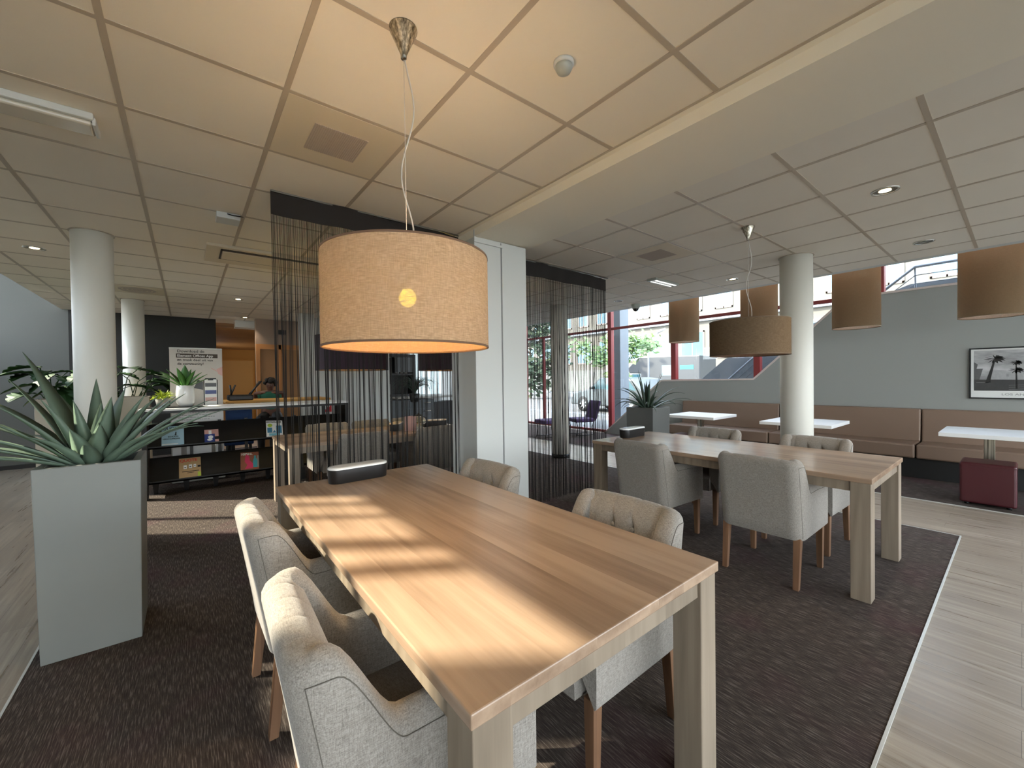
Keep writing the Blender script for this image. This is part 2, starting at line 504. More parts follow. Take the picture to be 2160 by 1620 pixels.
# fascias of the tall bays, their roofs
struct('wall_fascia', MB().box(XR, XR+.12, YB, YF, C2, HT), M['white'])
struct('wall_fascia', MB().box(XL, XL+.12, YB, YF, C1+.12, HT), M['white'])
struct('ceiling', MB().box(XR, XG+.4, YB, YF, HT, HT+.15), M['white'])
struct('ceiling', MB().box(XWL-.2, XL, YB, YF, HT, HT+.15), M['white'])

# pillar
pl = MB().box(1.99, 2.585, 3.0, 3.42, 0, C2-.02)
p = struct('pillar', pl, M['white'], bevel=.004)
obj('panel_joint', MB().box(2.278, 2.286, 2.9965, 3.001, 0, C2-.03), M['inkgrey'], p)
obj('edge_trim', MB().box(1.982, 2.30, 2.985, 3.003, C2-.075, C2-.055).box(1.982, 1.995, 2.985, 3.003, C2-.055, C1-.02).box(2.288, 2.302, 2.992, 3.003, .0, C2-.055), M['white'], p)
# round columns
def column(x, y, r, z, base_ring=False):
    c = struct('column', MB().lathe([(r, 0), (r, z)], (x, y, 0), 48), M['column'])
    if base_ring:
        obj('base_ring', MB().lathe([(r+.012, 0), (r+.012, .07), (r+.001, .07)], (x, y, 0), 40), M['black'], c)
    obj('collar', MB().lathe([(r+.012, z-.006), (r+.012, z-.0005), (r, z-.0005)], (x, y, 0), 40), M['tbar'], c)
column(-.63, 5.10, .135, C1); column(-.65, 8.78, .135, C1)
column(5.17, 1.53, .150, C2); column(5.17, 5.12, .150, C2, True)

# right grey wall with the stepped, sloping sill
prof = [(6.57, 0), (4.98, 1.305), (3.10, 1.320), (1.74, 2.60), (-.6, 2.60), (-1.6, 3.5), (YB, 3.5), (YB, 0)]
struct('wall_right', MB().prism(prof, XWR, XWR+.16, 'x'), M['greywall'])
cap = MB()
up = [(6.60, 0), (4.99, 1.335), (3.113, 1.350), (1.753, 2.63), (-.6, 2.63), (-1.62, 3.53), (YB, 3.53)]
for i in range(len(up)-1):
    a, b_ = prof[i], prof[i+1]; c, d = up[i+1], up[i]
    cap.prism([a, b_, c, d], XWR-.015, XG-.03, 'x')
struct('trim_8', cap, mat('sill_paint', srgb(214,200,192), .5))
# right glazing
g = sthing('window_1')
ys = [-3.9, -2.0, -.3, 1.38, 3.12, 4.80, 6.53, 8.2, 9.87]
fr = MB()
for y in ys: fr.box(XG, XG+.12, y-.055, y+.055, 0, HT)
for a, b_ in zip(ys[:-1], ys[1:]):
    fr.box(XG+.012, XG+.078, a+.03, b_-.03, 2.60, 2.66); fr.box(XG+.012, XG+.078, a+.03, b_-.03, .0, .06)
fr.box(XG+.012, XG+.078, 3.15, 4.78, 1.30, 1.345)
obj('window_frame', fr, M['redframe'], g, bevel=.004)
pb = MB()
for y in (9.0,): pb.box(XG+.01, XG+.08, y-.03, y+.03, .06, 2.6)
obj('door_frame', pb, M['redframe'], g)
for k, (a, b_) in enumerate(zip(ys[:-1], ys[1:])):
    obj('pane', MB().box(XG+.04, XG+.046, a+.034, b_-.034, .06, HT), M['glass'], g)
# wall closing the right bay far end and behind
struct('wall_far', MB().box(5.6, XG+.1, YF-.08, YF+.1, 0, HT), M['white'])
# far dark wall, with its upper part in the tall left bay
struct('wall_back', MB().box(-1.62, .49, YF+.0, YF+.16, 0, C1+.2), M['darkwall'])
struct('wall_back_left', MB().box(XWL-.2, -1.62, YF+.0, YF+.16, 0, HT), mat('mid_grey_paint', srgb(94,95,91), .75))
struct('baseboard_back', MB().box(XWL-.1, .49, YF-.014, YF-.001, 0, .07), M['black_matt'])
# corridor beyond
struct('wall_corridor_left', MB().box(.42, .5, YF+.16, 18.4, 0, 2.7), M['yellow'])
struct('wall_corridor_end', MB().box(.3, 4.6, 18.2, 18.4, 0, 2.75), M['yellow'])
struct('wall_corridor_right', MB().box(2.42, 2.5, 11.6, 18.2, 0, 2.7), M['yellow'])
struct('ceiling', MB().box(.3, 4.6, YF+.6, 18.2, 2.62, 2.74), M['woodceil'])
sf = struct('beam', MB().box(.82, 3.6, YF-.1, YF+.25, C1-.15, C1-.002), M['white'])
dr = sthing('door_1')
obj('door_leaf', MB().box(1.0, 1.95, 18.14, 18.199, 0, 2.2), mat('pale_door', srgb(206,166,98), .5), dr)
obj('door_frame', MB().box(.94, 1.0, 18.12, 18.199, 0, 2.27).box(1.95, 2.01, 18.12, 18.199, 0, 2.27).box(1.0, 1.95, 18.12, 18.199, 2.2, 2.27), M['yellow'], dr)
dr = sthing('door_2')
obj('door_leaf', MB().box(2.385, 2.419, 12.6, 13.6, 0, 2.1), mat('grey_door', srgb(110,104,90), .5), dr)
obj('door_handle', MB().tube([(2.36,12.7,1.05),(2.36,12.82,1.05)], .012), M['steel'], dr)
w = sthing('window_2')
obj('window_frame', MB().box(.5, .53, 15.3, 16.7, .9, 2.35), M['white'], w)
for k in range(5):
    obj('pane', MB().box(.53, .535, 15.35+.0, 16.65, .98+.27*k, 1.21+.27*k), mat('lit_pane%d' % k, (1,1,1,1), .3, emit=1.3, ecol=(1,.98,.92,1)), w)
# white walls behind the third table
struct('wall_middle', MB().box(2.5, 3.45, 8.6, 8.75, 0, C1).box(1.72, 2.5, 8.72, 8.82, 0, C1), M['white'])
ds = sthing('door_3')
obj('door_leaf', MB().box(1.22, 1.55, 10.0, 10.04, 0, 2.1), M['door_brown'], ds)
obj('door_leaf', MB().box(1.60, 1.98, 10.0, 10.04, 0, 2.1), M['door_brown'], ds)
obj('door_frame', MB().box(1.14, 1.21, 9.97, 10.06, 0, 2.2).box(1.55, 1.60, 9.97, 10.06, 0, 2.2).box(1.21, 2.04, 9.97, 10.06, 2.1, 2.2), mat('orange_frame', srgb(176,118,62), .5), ds)
struct('wall_doors', MB().box(1.14, 2.42, 10.06, 10.16, 0, C1).box(1.14, 2.1, 9.98, 10.06, 2.2, C1), mat('taupe_wall', srgb(140,120,104), .7))
struct('wall_kitchen', MB().box(3.45, 5.6, 10.2, 10.4, 0, C2), mat('kitchen_wall', srgb(150,152,150), .7))
wk = sthing('window_3')
obj('window_frame', MB().box(4.55, 5.6, 10.12, 10.19, .95, 2.3), M['white'], wk)
for k in range(2):
    obj('pane', MB().box(4.62+.5*k, 5.05+.5*k, 10.105, 10.12, 1.02, 2.23), mat('pale_pane%d' % k, srgb(170,200,206), .3, emit=.45, ecol=(.75,.93,1,1)), wk)

# left outer wall, unseen: openings, pier, posts shaped to cast the sun patches
wl = MB()
wl.box(XWL-.2, XWL, 2.4, 3.85, 0, HT); wl.box(XWL-.2, XWL, 3.85, 5.66, 0, 3.05); wl.box(XWL-.2, XWL, 5.66, 7.5, 0, HT)
wl.box(XWL-.2, XWL, 7.5, YF, 0, 2.25); wl.box(XWL-.2, XWL, YB, 2.4, 0, HT); wl.box(XWL-.2, XWL, YB, YF, HT-.2, HT)
struct('wall_left', wl, M['white'])
g = sthing('window_4')
fr = MB()
for y, h in ((5.41, .012), (5.16, .016), (4.75, .06)): fr.box(XWL-.12, XWL-.08, y-h, y+h, 3.05, HT-.2)
fr.prism([(4.25, 3.05), (4.35, 3.05), (4.60, HT-.2), (4.50, HT-.2)], XWL-.12, XWL-.08, 'x')
for y in (8.1, 9.3): fr.box(XWL-.12, XWL-.06, y-.03, y+.03, 2.25, HT-.2)
obj('window_frame', fr, M['redframe'], g)
for a, b_, z in ((3.85, 5.66, 3.05), (7.5, YF, 2.25)):
    obj('pane', MB().box(XWL-.11, XWL-.105, a, b_, z, HT-.2), M['glass'], g)
wb = MB()  # wall behind the viewer; its windows are added to brighten the room
wb.box(XWL-.2, XG+.2, YB-.2, YB, 0, .35); wb.box(XWL-.2, XG+.2, YB-.2, YB, 2.62, HT); wb.box(.1, .9, YB-.2, YB, .35, 2.62)
for x in (.9, 3.2, 5.5, 8.35): wb.box(x-.1, x+.1, YB-.2, YB, .35, 2.62)
struct('wall_front', wb, M['white'])
g = sthing('added_window_5')
obj('pane', MB().box(XWL, .1, YB-.1, YB-.095, .35, 2.62), M['glass'], g)
obj('pane', MB().box(.95, XG, YB-.1, YB-.095, .35, 2.62), M['glass'], g)
# ------------------------------------------------------------------ dining tables
def dining_table(loc, rz, label, L=2.16, W=1.0, H=.763):
    t = thing('dining_table', label, 'table', loc, rz, 'long wooden dining tables')
    obj('tabletop', MB().box(-W/2, W/2, -L/2, L/2, H-.033, H), M['table'], t, bevel=.0035, local=True)
    ap = MB(); a = W/2-.018; l = L/2-.018
    for s in (-1, 1):
        ap.box(s*a-.022*(s > 0), s*a+.022*(s < 0), -l+.09, l-.09, H-.095, H-.034)
        ap.box(-a+.09, a-.09, s*l-.022*(s > 0), s*l+.022*(s < 0), H-.095, H-.034)
    obj('apron', ap, M['table_leg'], t, bevel=.002, local=True)
    for sx in (-1, 1):
        for sy in (-1, 1):
            x, y = sx*(W/2-.008), sy*(L/2-.008)
            obj('leg', MB().box(min(x, x-sx*.1), max(x, x-sx*.1), min(y, y-sy*.1), max(y, y-sy*.1), 0, H-.034), M['table_leg'], t, bevel=.003, local=True)
    return t
T1 = dining_table((.905, 1.725, .006), 0, 'long wooden dining table nearest the viewer, sunlit, under the glowing lampshade')
T2 = dining_table((3.70, 1.64, .006), 0, 'long wooden dining table in front of the brown wall bench, glossy with window light')
T3 = dining_table((1.85, 5.02, .006), PI/2, 'long wooden dining table seen behind the string curtain left of the pillar')

# ------------------------------------------------------------------ tufted armchair, facing +x
def make_chair(label, group):
    c = thing('dining_armchair', label, 'chair', (0,0,0), 0, group)
    HB, HA, Z0 = .838, .655, .315
    hw, xb, xf, rad, t = .262, -.262, .265, .075, .082
    # U path (outer), from left arm front round the back to right arm front
    path = []
    for k in range(34): path.append((xf-(xf-xb-rad)*k/33, hw, 0.0, 1.0))
    for k in range(1, 9):
        a = PI/2*k/9; path.append((xb+rad-rad*math.sin(a), hw-rad+rad*math.cos(a), -math.sin(a), math.cos(a)))
    nb = 75
    for k in range(nb): path.append((xb, (hw-rad)*(1-2*k/(nb-1)), -1.0, 0.0))
    for k in range(1, 9):
        a = PI/2*k/9; path.append((xb+rad-rad*math.cos(a), -(hw-rad)-rad*math.sin(a), -math.cos(a), -math.sin(a)))
    for k in range(34): path.append((xb+rad+(xf-xb-rad)*k/33, -hw, 0.0, -1.0))
    def height(x):
        u = (x+.178)/.10
        u = max(0, min(1, u)); s = u*u*(3-2*u)
        h = HB+(HA-HB)*s
        h += .012*math.exp(-((x+.19)/.05)**2)
        if x > .05: h -= .012*((x-.05)/.2)
        return h
    def rake(x, z):
        w = max(0, min(1, (.14-x)/.36))
        return -.082*w*((max(z, Z0)-Z0)/(HB-Z0))**1.15
    creases = (-.150, -.052, .052, .150)
    def col(px, py, nx, ny):
        h = height(px); crown = .010*math.cos(min(1, abs(py)/hw)*PI/2) if px < xb+.02 else 0
        h += crown
        tt = t*(1.0 if px > xb+rad else 1.16)
        pts = []
        def P(off, z):      # off: 0 = outer face, 1 = inner face
            x = px-nx*tt*off; y = py-ny*tt*off
            return [x+rake(px, z), y, z]
        pts.append(P(.10, Z0)); pts.append(P(0, Z0+.012))
        for k in range(1, 7): pts.append(P(-.012*math.sin(PI*k/7), Z0+.012+(h-.05-Z0-.012)*k/6))
        for k in range(1, 8):
            a = PI*k/8
            pts.append(P(.5-.5*math.cos(a), h-.05+.05*math.sin(a)))
        zi = .43
        for k in range(0, 13):
            z = h-.05+(zi-h+.05)*k/12
            p = P(1.0+.04*math.sin(PI*k/12), z)
            if px < xb+.03:
                d = 0
                for cy in creases:
                    dd = abs(p[1]-cy-(.012*math.sin((z-.7)*30) if abs(cy) < .1 and z < .72 else 0))
                    d += (.019 if abs(cy) < .1 else .009)*math.exp(-(dd/.007)**1.2)
                for cy in (-.052, .052):
                    q = math.hypot(p[1]-cy, z-.725); d += .016*math.exp(-(q/.03)**2)
                    q = math.hypot(p[1]-cy, z-.58); d += .016*math.exp(-(q/.03)**2)
                p[0] += .009-d*(1 if k > 1 else .5*k)
            pts.append(p)
        if px < xb+.03:                      # the creases run over the top edge too
            for k in range(9, 15):
                for cy in creases:
                    dd = abs(py-cy); pts[k][2] -= .003*math.exp(-(dd/.006)**1.3)
        return pts
    cols = [col(*p) for p in path]
    n = len(cols[0])
    b = MB().grid(lambda i, j: cols[j][i], n, len(cols))
    for ci in (0, len(cols)-1):              # arm fronts
        b.add(cols[ci], [tuple(range(n)) if ci == 0 else tuple(range(n))[::-1]], False)
    obj('backrest', b, M['linen'], c, local=True)
    # seat: rounded cushion on a skirt
    s = MB()
    prof = [(.285, .318), (.288, .42), (.280, .455), (.250, .474), (.10, .480), (-.10, .476), (-.20, .470)]
    ww = hw-t+.006
    rows = []
    for (x, z) in prof:
        rows.append([(x, -ww+2*ww*k/12, z-(.012*(abs(k-6)/6)**4 if z > .45 else 0)) for k in range(13)])
    s.grid(lambda i, j: rows[j][i], 13, len(rows))
    s.add([(.285, -ww, .318), (.285, ww, .318), (-.2, ww, .318), (-.2, -ww, .318)], [(0, 1, 2, 3)])
    for sg in (-1, 1):
        s.add([(p[0], sg*ww, p[1]-.012 if p[1] > .45 else p[1]) for p in prof]+[(-.2, sg*ww, .318)], [tuple(range(len(prof)+1))])
    obj('seat', s, M['linen'], c, local=True)
    for cy in (-.052, .052):
        for z in (.725, .58):
            obj('button', MB().ball((xb+1.16*t+rake(xb, z)-.006, cy, z), .0115, 10, 6, (.55, 1, 1)), M['linen'], c, local=True)
    # seam lines: welt along each flank, two down the back
    for sg in (-1, 1):
        pts = []
        for k in range(60):
            x = xb+.035+(xf-.004-xb-.035)*k/59
            z = height(x)-.046
            yy = hw if x > xb+rad else hw-rad+math.sqrt(max(0, rad*rad-(xb+rad-x)**2))
            pts.append((x+rake(x, z), sg*(yy+.0008), z))
        x9 = xb+.035
        zt9 = pts[0][2]
        pts = [(x9+rake(x9, Z0+.02+(zt9-Z0-.02)*k/8), pts[0][1], Z0+.02+(zt9-Z0-.02)*k/8) for k in range(8)] + pts
        obj('seam', MB().tube(pts, .0012, 5), M['seam'], c, local=True)
    for sx, sy in ((-1, -1), (-1, 1), (1, -1), (1, 1)):
        x0 = -.225 if sx < 0 else .235
        y0 = sy*.222
        x1 = x0-.035 if sx < 0 else x0+.004
        a, d = .022, .0165
        l = MB().hexa([(x1-d, y0-d, 0), (x1+d, y0-d, 0), (x1+d, y0+d, 0), (x1-d, y0+d, 0)],
                      [(x0-a, y0-a, .33), (x0+a, y0-a, .33), (x0+a, y0+a, .33), (x0-a, y0+a, .33)])
        obj('leg', l, M['chair_leg'], c, bevel=.002, local=True)
    return c
G1 = 'linen armchairs at the near table'; G2 = 'linen armchairs at the table by the bench'; G3 = 'linen armchairs at the table behind the curtain'
ch = make_chair('sunlit linen armchair nearest the viewer, left of the near table', G1)
ch.location = (.478, 1.105, .006); ch.rotation_euler = (0, 0, R(-2))
CH = [((.496, 2.06), 1, 'sunlit linen armchair left of the near table, farther from the viewer', G1),
      ((1.275, 1.115), PI, 'tufted linen armchair tucked in right of the near table, two buttons showing', G1),
      ((1.278, 2.165), PI+.03, 'tufted linen armchair in front of the white pillar', G1),
      ((3.325, 1.135), 0, 'linen armchair seen from behind at the middle table, nearer the viewer', G2),
      ((3.30, 2.04), -.06, 'linen armchair seen from behind beside the right string curtain', G2),
      ((4.075, 1.15), PI-.03, 'tufted linen armchair in front of the right-hand round column', G2),
      ((4.08, 2.02), PI+.03, 'tufted linen armchair beyond the oblong box on the second table', G2),
      ((1.48, 4.645), PI/2, 'linen armchair with its back to the viewer behind the left string curtain', G3),
      ((2.35, 4.64), PI/2, 'dark shaded linen armchair behind the string curtain beside the pillar', G3),
      ((1.42, 5.40), -PI/2, 'tufted linen armchair facing the viewer under the dark purple lamp', G3),
      ((2.0, 5.41), -PI/2+.03, 'linen armchair facing the viewer behind the glass jug', G3),
      ((2.545, 5.40), -PI/2, 'linen armchair facing the viewer, half hidden by the white pillar', G3)]
for (x, y), rz, lab, gr in CH:
    dup(ch, (x, y, .006), rz if rz != 1 else R(1), lab, gr)

# ------------------------------------------------------------------ wall bench (four upholstered sections)
def bench(y0, y1, label):
    b = thing('bench_sofa', label, 'bench', (7.9, (y0+y1)/2, .006), 0, 'upholstered bench sections along the grey wall')
    e = .006
    obj('plinth', MB().box(7.60, 8.15, y0, y1, 0.006, .27), M['black_matt'], b)
    obj('seat', MB().box(7.545, 8.06, y0+e, y1-e, .27, .455), M['leather'], b, bevel=.022, seg=3)
    obj('backrest', MB().hexa([(8.03, y0+e, .44), (8.19, y0+e, .44), (8.19, y1-e, .44), (8.03, y1-e, .44)],
                              [(8.075, y0+e, .90), (8.19, y0+e, .90), (8.19, y1-e, .90), (8.075, y1-e, .90)]), M['leather'], b, bevel=.018, seg=3)
    sm = MB()
    sm.tube([(7.548, y0+.03, .436), (7.548, y1-.03, .436)], .003, 5)
    obj('seam', sm, M['leather'], b)
bench(2.645, 4.43, 'brown bench section at the left end, behind the grey planter')
bench(.887, 2.645, 'brown bench section behind the round column, second from the left')
bench(-.88, .887, 'brown bench section below the framed city photograph')
bench(-2.65, -.88, 'brown bench section at the right end of the row')

def cafe_table(x0, x1, y0, y1, label, px_=0, hb=.16):
    xc, yc = (x0+x1)/2, (y0+y1)/2
    t = thing('cafe_table', label, 'table', (xc, yc, .006), 0, 'white square tables in front of the bench')
    obj('tabletop', MB().box(x0, x1, y0, y1, .712, .755), M['whitetop'], t, bevel=.003)
    xc += px_
    obj('pedestal', MB().box(xc-.04, xc+.04, yc-.04, yc+.04, .02, .712), M['steel'], t, bevel=.003)
    obj('base_plate', MB().box(xc-hb, xc+hb, yc-hb, yc+hb, .006, .022), M['black'], t, bevel=.003)
cafe_table(6.40, 7.22, 2.72+.28, 3.82, 'white square table at the left end of the bench, behind the planter')
cafe_table(6.34, 7.20, 1.50, 2.33, 'white square table partly hidden by the round column')
cafe_table(6.42, 7.24, -.12, .575, 'white square table at the right, above the dark red pouf', .16, .13)
def pouf(x, y, label, s=.4, h=.455, rz=0):
    p = thing('pouf', label, 'pouf', (x, y, .006), 0, 'dark red leather poufs')
    obj('cushion', MB().box(x-s/2, x+s/2, y-s/2, y+s/2, .03, h), M['maroon'], p, bevel=.02, seg=3)
    p.rotation_euler = (0, 0, rz)
    for sx in (-1, 1):
        for sy in (-1, 1): obj('foot', MB().lathe([(.018, .006), (.022, .032)], (x+sx*(s/2-.05), y+sy*(s/2-.05), 0), 12), M['black'], p)
    obj('welt', MB().box(x-s/2-.003, x+s/2+.003, y-s/2-.003, y+s/2+.003, h-.03, h-.024), M['maroon'], p, bevel=.002)
pouf(6.635, .225, 'dark red leather pouf under the white table at the right', .39, .455)
pouf(6.42, 3.45, 'dark red leather pouf peeking out beside the grey planter', .42, .45)

# ------------------------------------------------------------------ purple easy chairs near the window
def purple_chair(x, y, rz, label):
    c = thing('easy_chair', label, 'chair', (x, y, .006), rz, 'purple tufted chairs by the glass wall')
    b = MB(); ny, nz = 17, 13
    def P(i, j, front):
        y_ = -.24+.48*i/(ny-1); z_ = .36+.47*j/(nz-1)
        d = 0
        for cy in (-.09, .09):
            for cz in (.5, .68):
                d += .02*math.exp(-((y_-cy)**2+(z_-cz)**2)/.0012)
        x_ = -.25-(z_-.36)*.28
        ed = .02*((abs(i-(ny-1)/2)/((ny-1)/2))**6+(abs(j-(nz-1)/2)/((nz-1)/2))**6)
        return (x_+(.05-d-ed if front else -.05+ed), y_, z_)
    b.grid(lambda i, j: P(i, j, True), ny, nz); b.grid(lambda i, j: P(i, j, False), ny, nz)
    for j in (0, nz-1):
        b.add([P(i, j, True) for i in range(ny)]+[P(i, j, False) for i in range(ny)], [(i, i+1, ny+i+1, ny+i) for i in range(ny-1)])
    for i in (0, ny-1):
        b.add([P(i, j, True) for j in range(nz)]+[P(i, j, False) for j in range(nz)], [(j, j+1, nz+j+1, nz+j) for j in range(nz-1)])
    obj('backrest', b, M['purple'], c, local=True)
    obj('seat', MB().box(-.24, .28, -.25, .25, .33, .42), M['purple'], c, bevel=.03, seg=3, local=True)
    for s in (-1, 1):
        obj('leg', MB().tube([(.24, s*.2, .34), (.20, s*.2, .2), (.24, s*.2, 0)], .011, 8), M['black'], c, local=True)
        obj('leg', MB().tube([(-.22, s*.2, .34), (-.18, s*.2, .2), (-.24, s*.2, 0)], .011, 8), M['black'], c, local=True)
        obj('arm_bar', MB().tube([(.24, s*.2, .03), (.0, s*.2, .012), (-.24, s*.2, .03)], .009, 8), M['black'], c, local=True)
    return c
purple_chair(7.55, 6.75, PI-.35, 'purple tufted easy chair at the right edge of the right string curtain')
purple_chair(6.75, 7.05, PI-.2, 'dark purple easy chair seen through the right string curtain')
# ------------------------------------------------------------------ pendant lamps
def wavy(x, y, z0, z1, amp, n=26, ph=0.0, off=(.028, -.012)):
    pts = []
    for k in range(n):
        u = k/(n-1); z = z0+(z1-z0)*u
        a = amp*math.sin(u*PI)*math.sin(u*8.5+ph)
        pts.append((x+off[0]*math.sin(u*PI)**.5*.6+a*.78, y+off[1]*u-a*.62, z))
    return pts
def pendant(x, y, zc, r, zb, zt, label, shade, name='pendant_lamp', canopy=True, lit=True, cable_d=.0012, group=None, bulb=None, power=0, lining='lining', color=(1,.71,.47), bm='bulb'):
    p = thing(name, label, 'lamp', (x, y, zb), 0, group)
    if canopy:
        obj('canopy', MB().lathe([(.052, zc-.001), (.052, zc-.006), (.011, zc-.098), (.011, zc-.112), (.004, zc-.116)], (x, y, 0), 40), M['steel'], p)
        obj('cable', MB().tube([(x, y, zc-.11), (x, y, zt-.012)], cable_d, 6), M['cord'], p)
        obj('cord', MB().tube(wavy(x, y, zc-.10, zt-.05, .035), .003, 6), M['cord'], p)
    else:
        obj('cable', MB().tube([(x, y, zc), (x, y, zt-.012)], .003, 6), M['cord'], p)
    n = 72
    obj('lamp_shade', MB().lathe([(r, zb), (r, zt)], (x, y, 0), n, True, False), M[shade], p)
    obj('shade_lining', MB().lathe([(r-.004, zb+.004), (r-.004, zt-.004)], (x, y, 0), n, True, False), M['shade_in'], p)
    obj('shade_rim', MB().lathe([(r+.0012, zb-.001), (r+.0012, zb+.006), (r-.004, zb+.006), (r-.004, zb-.001), (r+.0012, zb-.001)], (x, y, 0), n, True, False), M[shade+'_rim'], p)
    obj('shade_rim', MB().lathe([(r+.0012, zt-.006), (r+.0012, zt+.001), (r-.004, zt+.001), (r-.004, zt-.006), (r+.0012, zt-.006)], (x, y, 0), n, True, False), M[shade+'_rim'], p)
    sp = MB()
    for k in range(3):
        a = 2*PI*k/3+.4
        sp.tube([(x, y, zt-.03), (x+(r-.005)*math.cos(a), y+(r-.005)*math.sin(a), zt-.008)], .002, 5)
    sp.lathe([(.02, zt-.12), (.02, zt-.012), (.006, zt-.012)], (x, y, 0), 16)
    obj('spider', sp, M['steel_d'], p)
    bz = bulb if bulb else (zb+zt)/2
    if lit:
        obj('bulb', MB().ball((x, y, bz), .032, 16, 10, (1, 1, 1.15)), M[bm], p)
        if power:
            l = bpy.data.lights.new('bulb_light', 'POINT'); l.energy = power; l.color = color; l.shadow_soft_size = .034
            lo = bpy.data.objects.new('bulb_light', l); COL.objects.link(lo); lo.location = (0, 0, bz-zb); lo.parent = p
    return p
for k, c in (('shade_rim', srgb(120,92,72)), ('shade_dk_rim', srgb(110,92,74)), ('shade_cyl_rim', srgb(130,110,84)), ('purple_shade_rim', srgb(60,40,50))):
    M[k] = mat(k, c, .8)
M['shade_in'] = m_shade('shade_inner', srgb(196,160,138), srgb(184,148,126), .32, .16)
pendant(.663, 1.462, C1, .305, 1.522, 1.862, 'large round beige linen lampshade glowing above the near table', 'shade', power=58, bulb=1.715)
pendant(3.80, 1.476, C2, .305, 1.575, 1.872, 'taupe round lampshade hanging above the table by the bench', 'shade_dk', power=0, bulb=1.72, bm='lampoff')
pendant(1.56, 5.02, C1, .41, 1.53, 1.93, 'dark purple lampshade behind the string curtain, on the left', 'purple_shade', power=6, bulb=1.74)
pendant(2.86, 5.02, C1, .41, 1.53, 1.93, 'dark purple lampshade behind the string curtain, beside the pillar', 'purple_shade', power=6, bulb=1.74)
GL = 'tall cylinder lamps in front of the window'
for y, lab in ((3.80, 'tall beige cylinder lamp farthest left, in front of the red window frame'),
               (2.57, 'tall beige cylinder lamp behind the taupe round lampshade'),
               (1.39, 'tall beige cylinder lamp right of the round column'),
               (.22, 'tall beige cylinder lamp at the right edge, above the framed photograph')):
    pendant(7.0, y, HT, .252, 2.02, 3.02, lab, 'shade_cyl', 'cylinder_lamp', False, True, group=GL, power=.8, bulb=2.86, bm='bulbcyl')

# ------------------------------------------------------------------ things on the ceiling
def downlight(x, y, z, label, on=True, r=.078):
    d = thing('downlight', label, 'downlight', (x, y, z), 0, 'recessed round ceiling spots')
    obj('trim_ring', MB().lathe([(r, z-.0008), (r, z-.006), (r-.014, z-.008), (r-.018, z-.0012), (r, z-.0008)], (x, y, 0), 36, True, False), M['lampoff'], d)
    obj('reflector', MB().lathe([(r-.018, z-.0015), (.001, z-.0012)], (x, y, 0), 36, True, False), M['steel_d'], d)
    obj('lamp', MB().lathe([(.034 if on else .02, z-.003), (.001, z-.0035)], (x, y, 0), 24, True, False), M['lampon'] if on else M['lampoff'], d)
    if on:
        l = bpy.data.lights.new('spot', 'SPOT'); l.energy = 14; l.color = (1,.86,.68); l.spot_size = R(95); l.spot_blend = .6; l.shadow_soft_size = .04
        o = bpy.data.objects.new('spot', l); COL.objects.link(o); o.location = (0, 0, -.02); o.parent = d
downlight(3.83, .60, C2, 'lit downlight in the right ceiling nearest the viewer')
downlight(5.63, .60, C2, 'unlit downlight above the tall cylinder lamps at the right', False)
downlight(5.66, 2.39, C2, 'lit downlight left of the round column top')
downlight(5.66, 4.21, C2, 'unlit downlight beside the dome camera', False)
downlight(-1.13, 5.96, C1, 'lit downlight left of the front left column top')
downlight(.66, 7.79, C1, 'lit downlight above the reception area', True)
downlight(.95, 9.9, C1, 'small downlight far back near the corridor', True)

def speaker_panel(x0, y0, z, label, gx0, gx1, gy0, gy1):
    s = thing('ceiling_grille_panel', label, 'ceiling panel', (x0+.3, y0+.3, z), 0, 'square panels with a grille in the ceiling')
    obj('panel', MB().box(x0+.012, x0+.588, y0+.012, y0+.588, z-.004, z-.0005), M['diff'], s)
    g = MB(); n = 26
    g.box(gx0, gx1, gy0, gy1, z-.0052, z-.0035)
    for k in range(n):
        y = gx0+(gx1-gx0)*(k+.5)/n
        g.box(y-.0022, y+.0022, gy0, gy1, z-.0075, z-.005)
    obj('grille', g, M['grille'], s)
speaker_panel(.377, 2.087, C1, 'square ceiling panel with a fine grille behind the glowing lamp cable', .537, .81, 2.258, 2.532)
speaker_panel(3.577, 2.096, C2, 'square ceiling panel with a grille in the right ceiling', 3.72, 4.02, 2.25, 2.54)
d = thing('ceiling_air_vent', 'round air diffuser in a square panel above the rear left column', 'air vent', (-.52, 7.78, C1))
obj('panel', MB().box(-.812, -.235, 7.499, 8.075, C1-.004, C1-.0005), M['diff'], d)
dd = MB()
for r in (.2, .15, .1, .05): dd.lathe([(r, C1-.0045), (r-.02, C1-.016), (r-.03, C1-.0045)], (-.5235, 7.787, 0), 32, True, False)
obj('rings', dd, M['grille'], d)
s = thing('ceiling_motion_sensor', 'round white motion sensor dome on the ceiling, right of the lamp canopy', 'motion sensor', (1.262, 1.205, C1))
obj('base_ring', MB().lathe([(.043, C1-.0005), (.043, C1-.012), (.036, C1-.016)], (1.262, 1.205, 0), 32), M['white'], s)
obj('dome', MB().lathe([(.036, C1-.014), (.036, C1-.026), (.028, C1-.042), (.012, C1-.050), (.001, C1-.051)], (1.262, 1.205, 0), 32), M['sensor'], s)
f = thing('ceiling_strip_light', 'unlit fluorescent strip light at the upper left of the ceiling', 'ceiling light', (-.95, 2.915, C1))
obj('housing', MB().box(-1.56, -.335, 2.835, 2.995, C1-.035, C1-.0005), M['white'], f, bevel=.006)
obj('cover', MB().box(-1.55, -.342, 2.85, 2.98, C1-.058, C1-.034), mat('clear_cover', srgb(206,200,184), .12), f, bevel=.012, seg=3)
obj('end_cap', MB().box(-.342, -.328, 2.843, 2.987, C1-.058, C1-.02), M['white'], f, bevel=.004)
b = thing('ceiling_junction_box', 'small white box with a black lead on the ceiling near the string curtain', 'junction box', (.28, 3.95, C1))
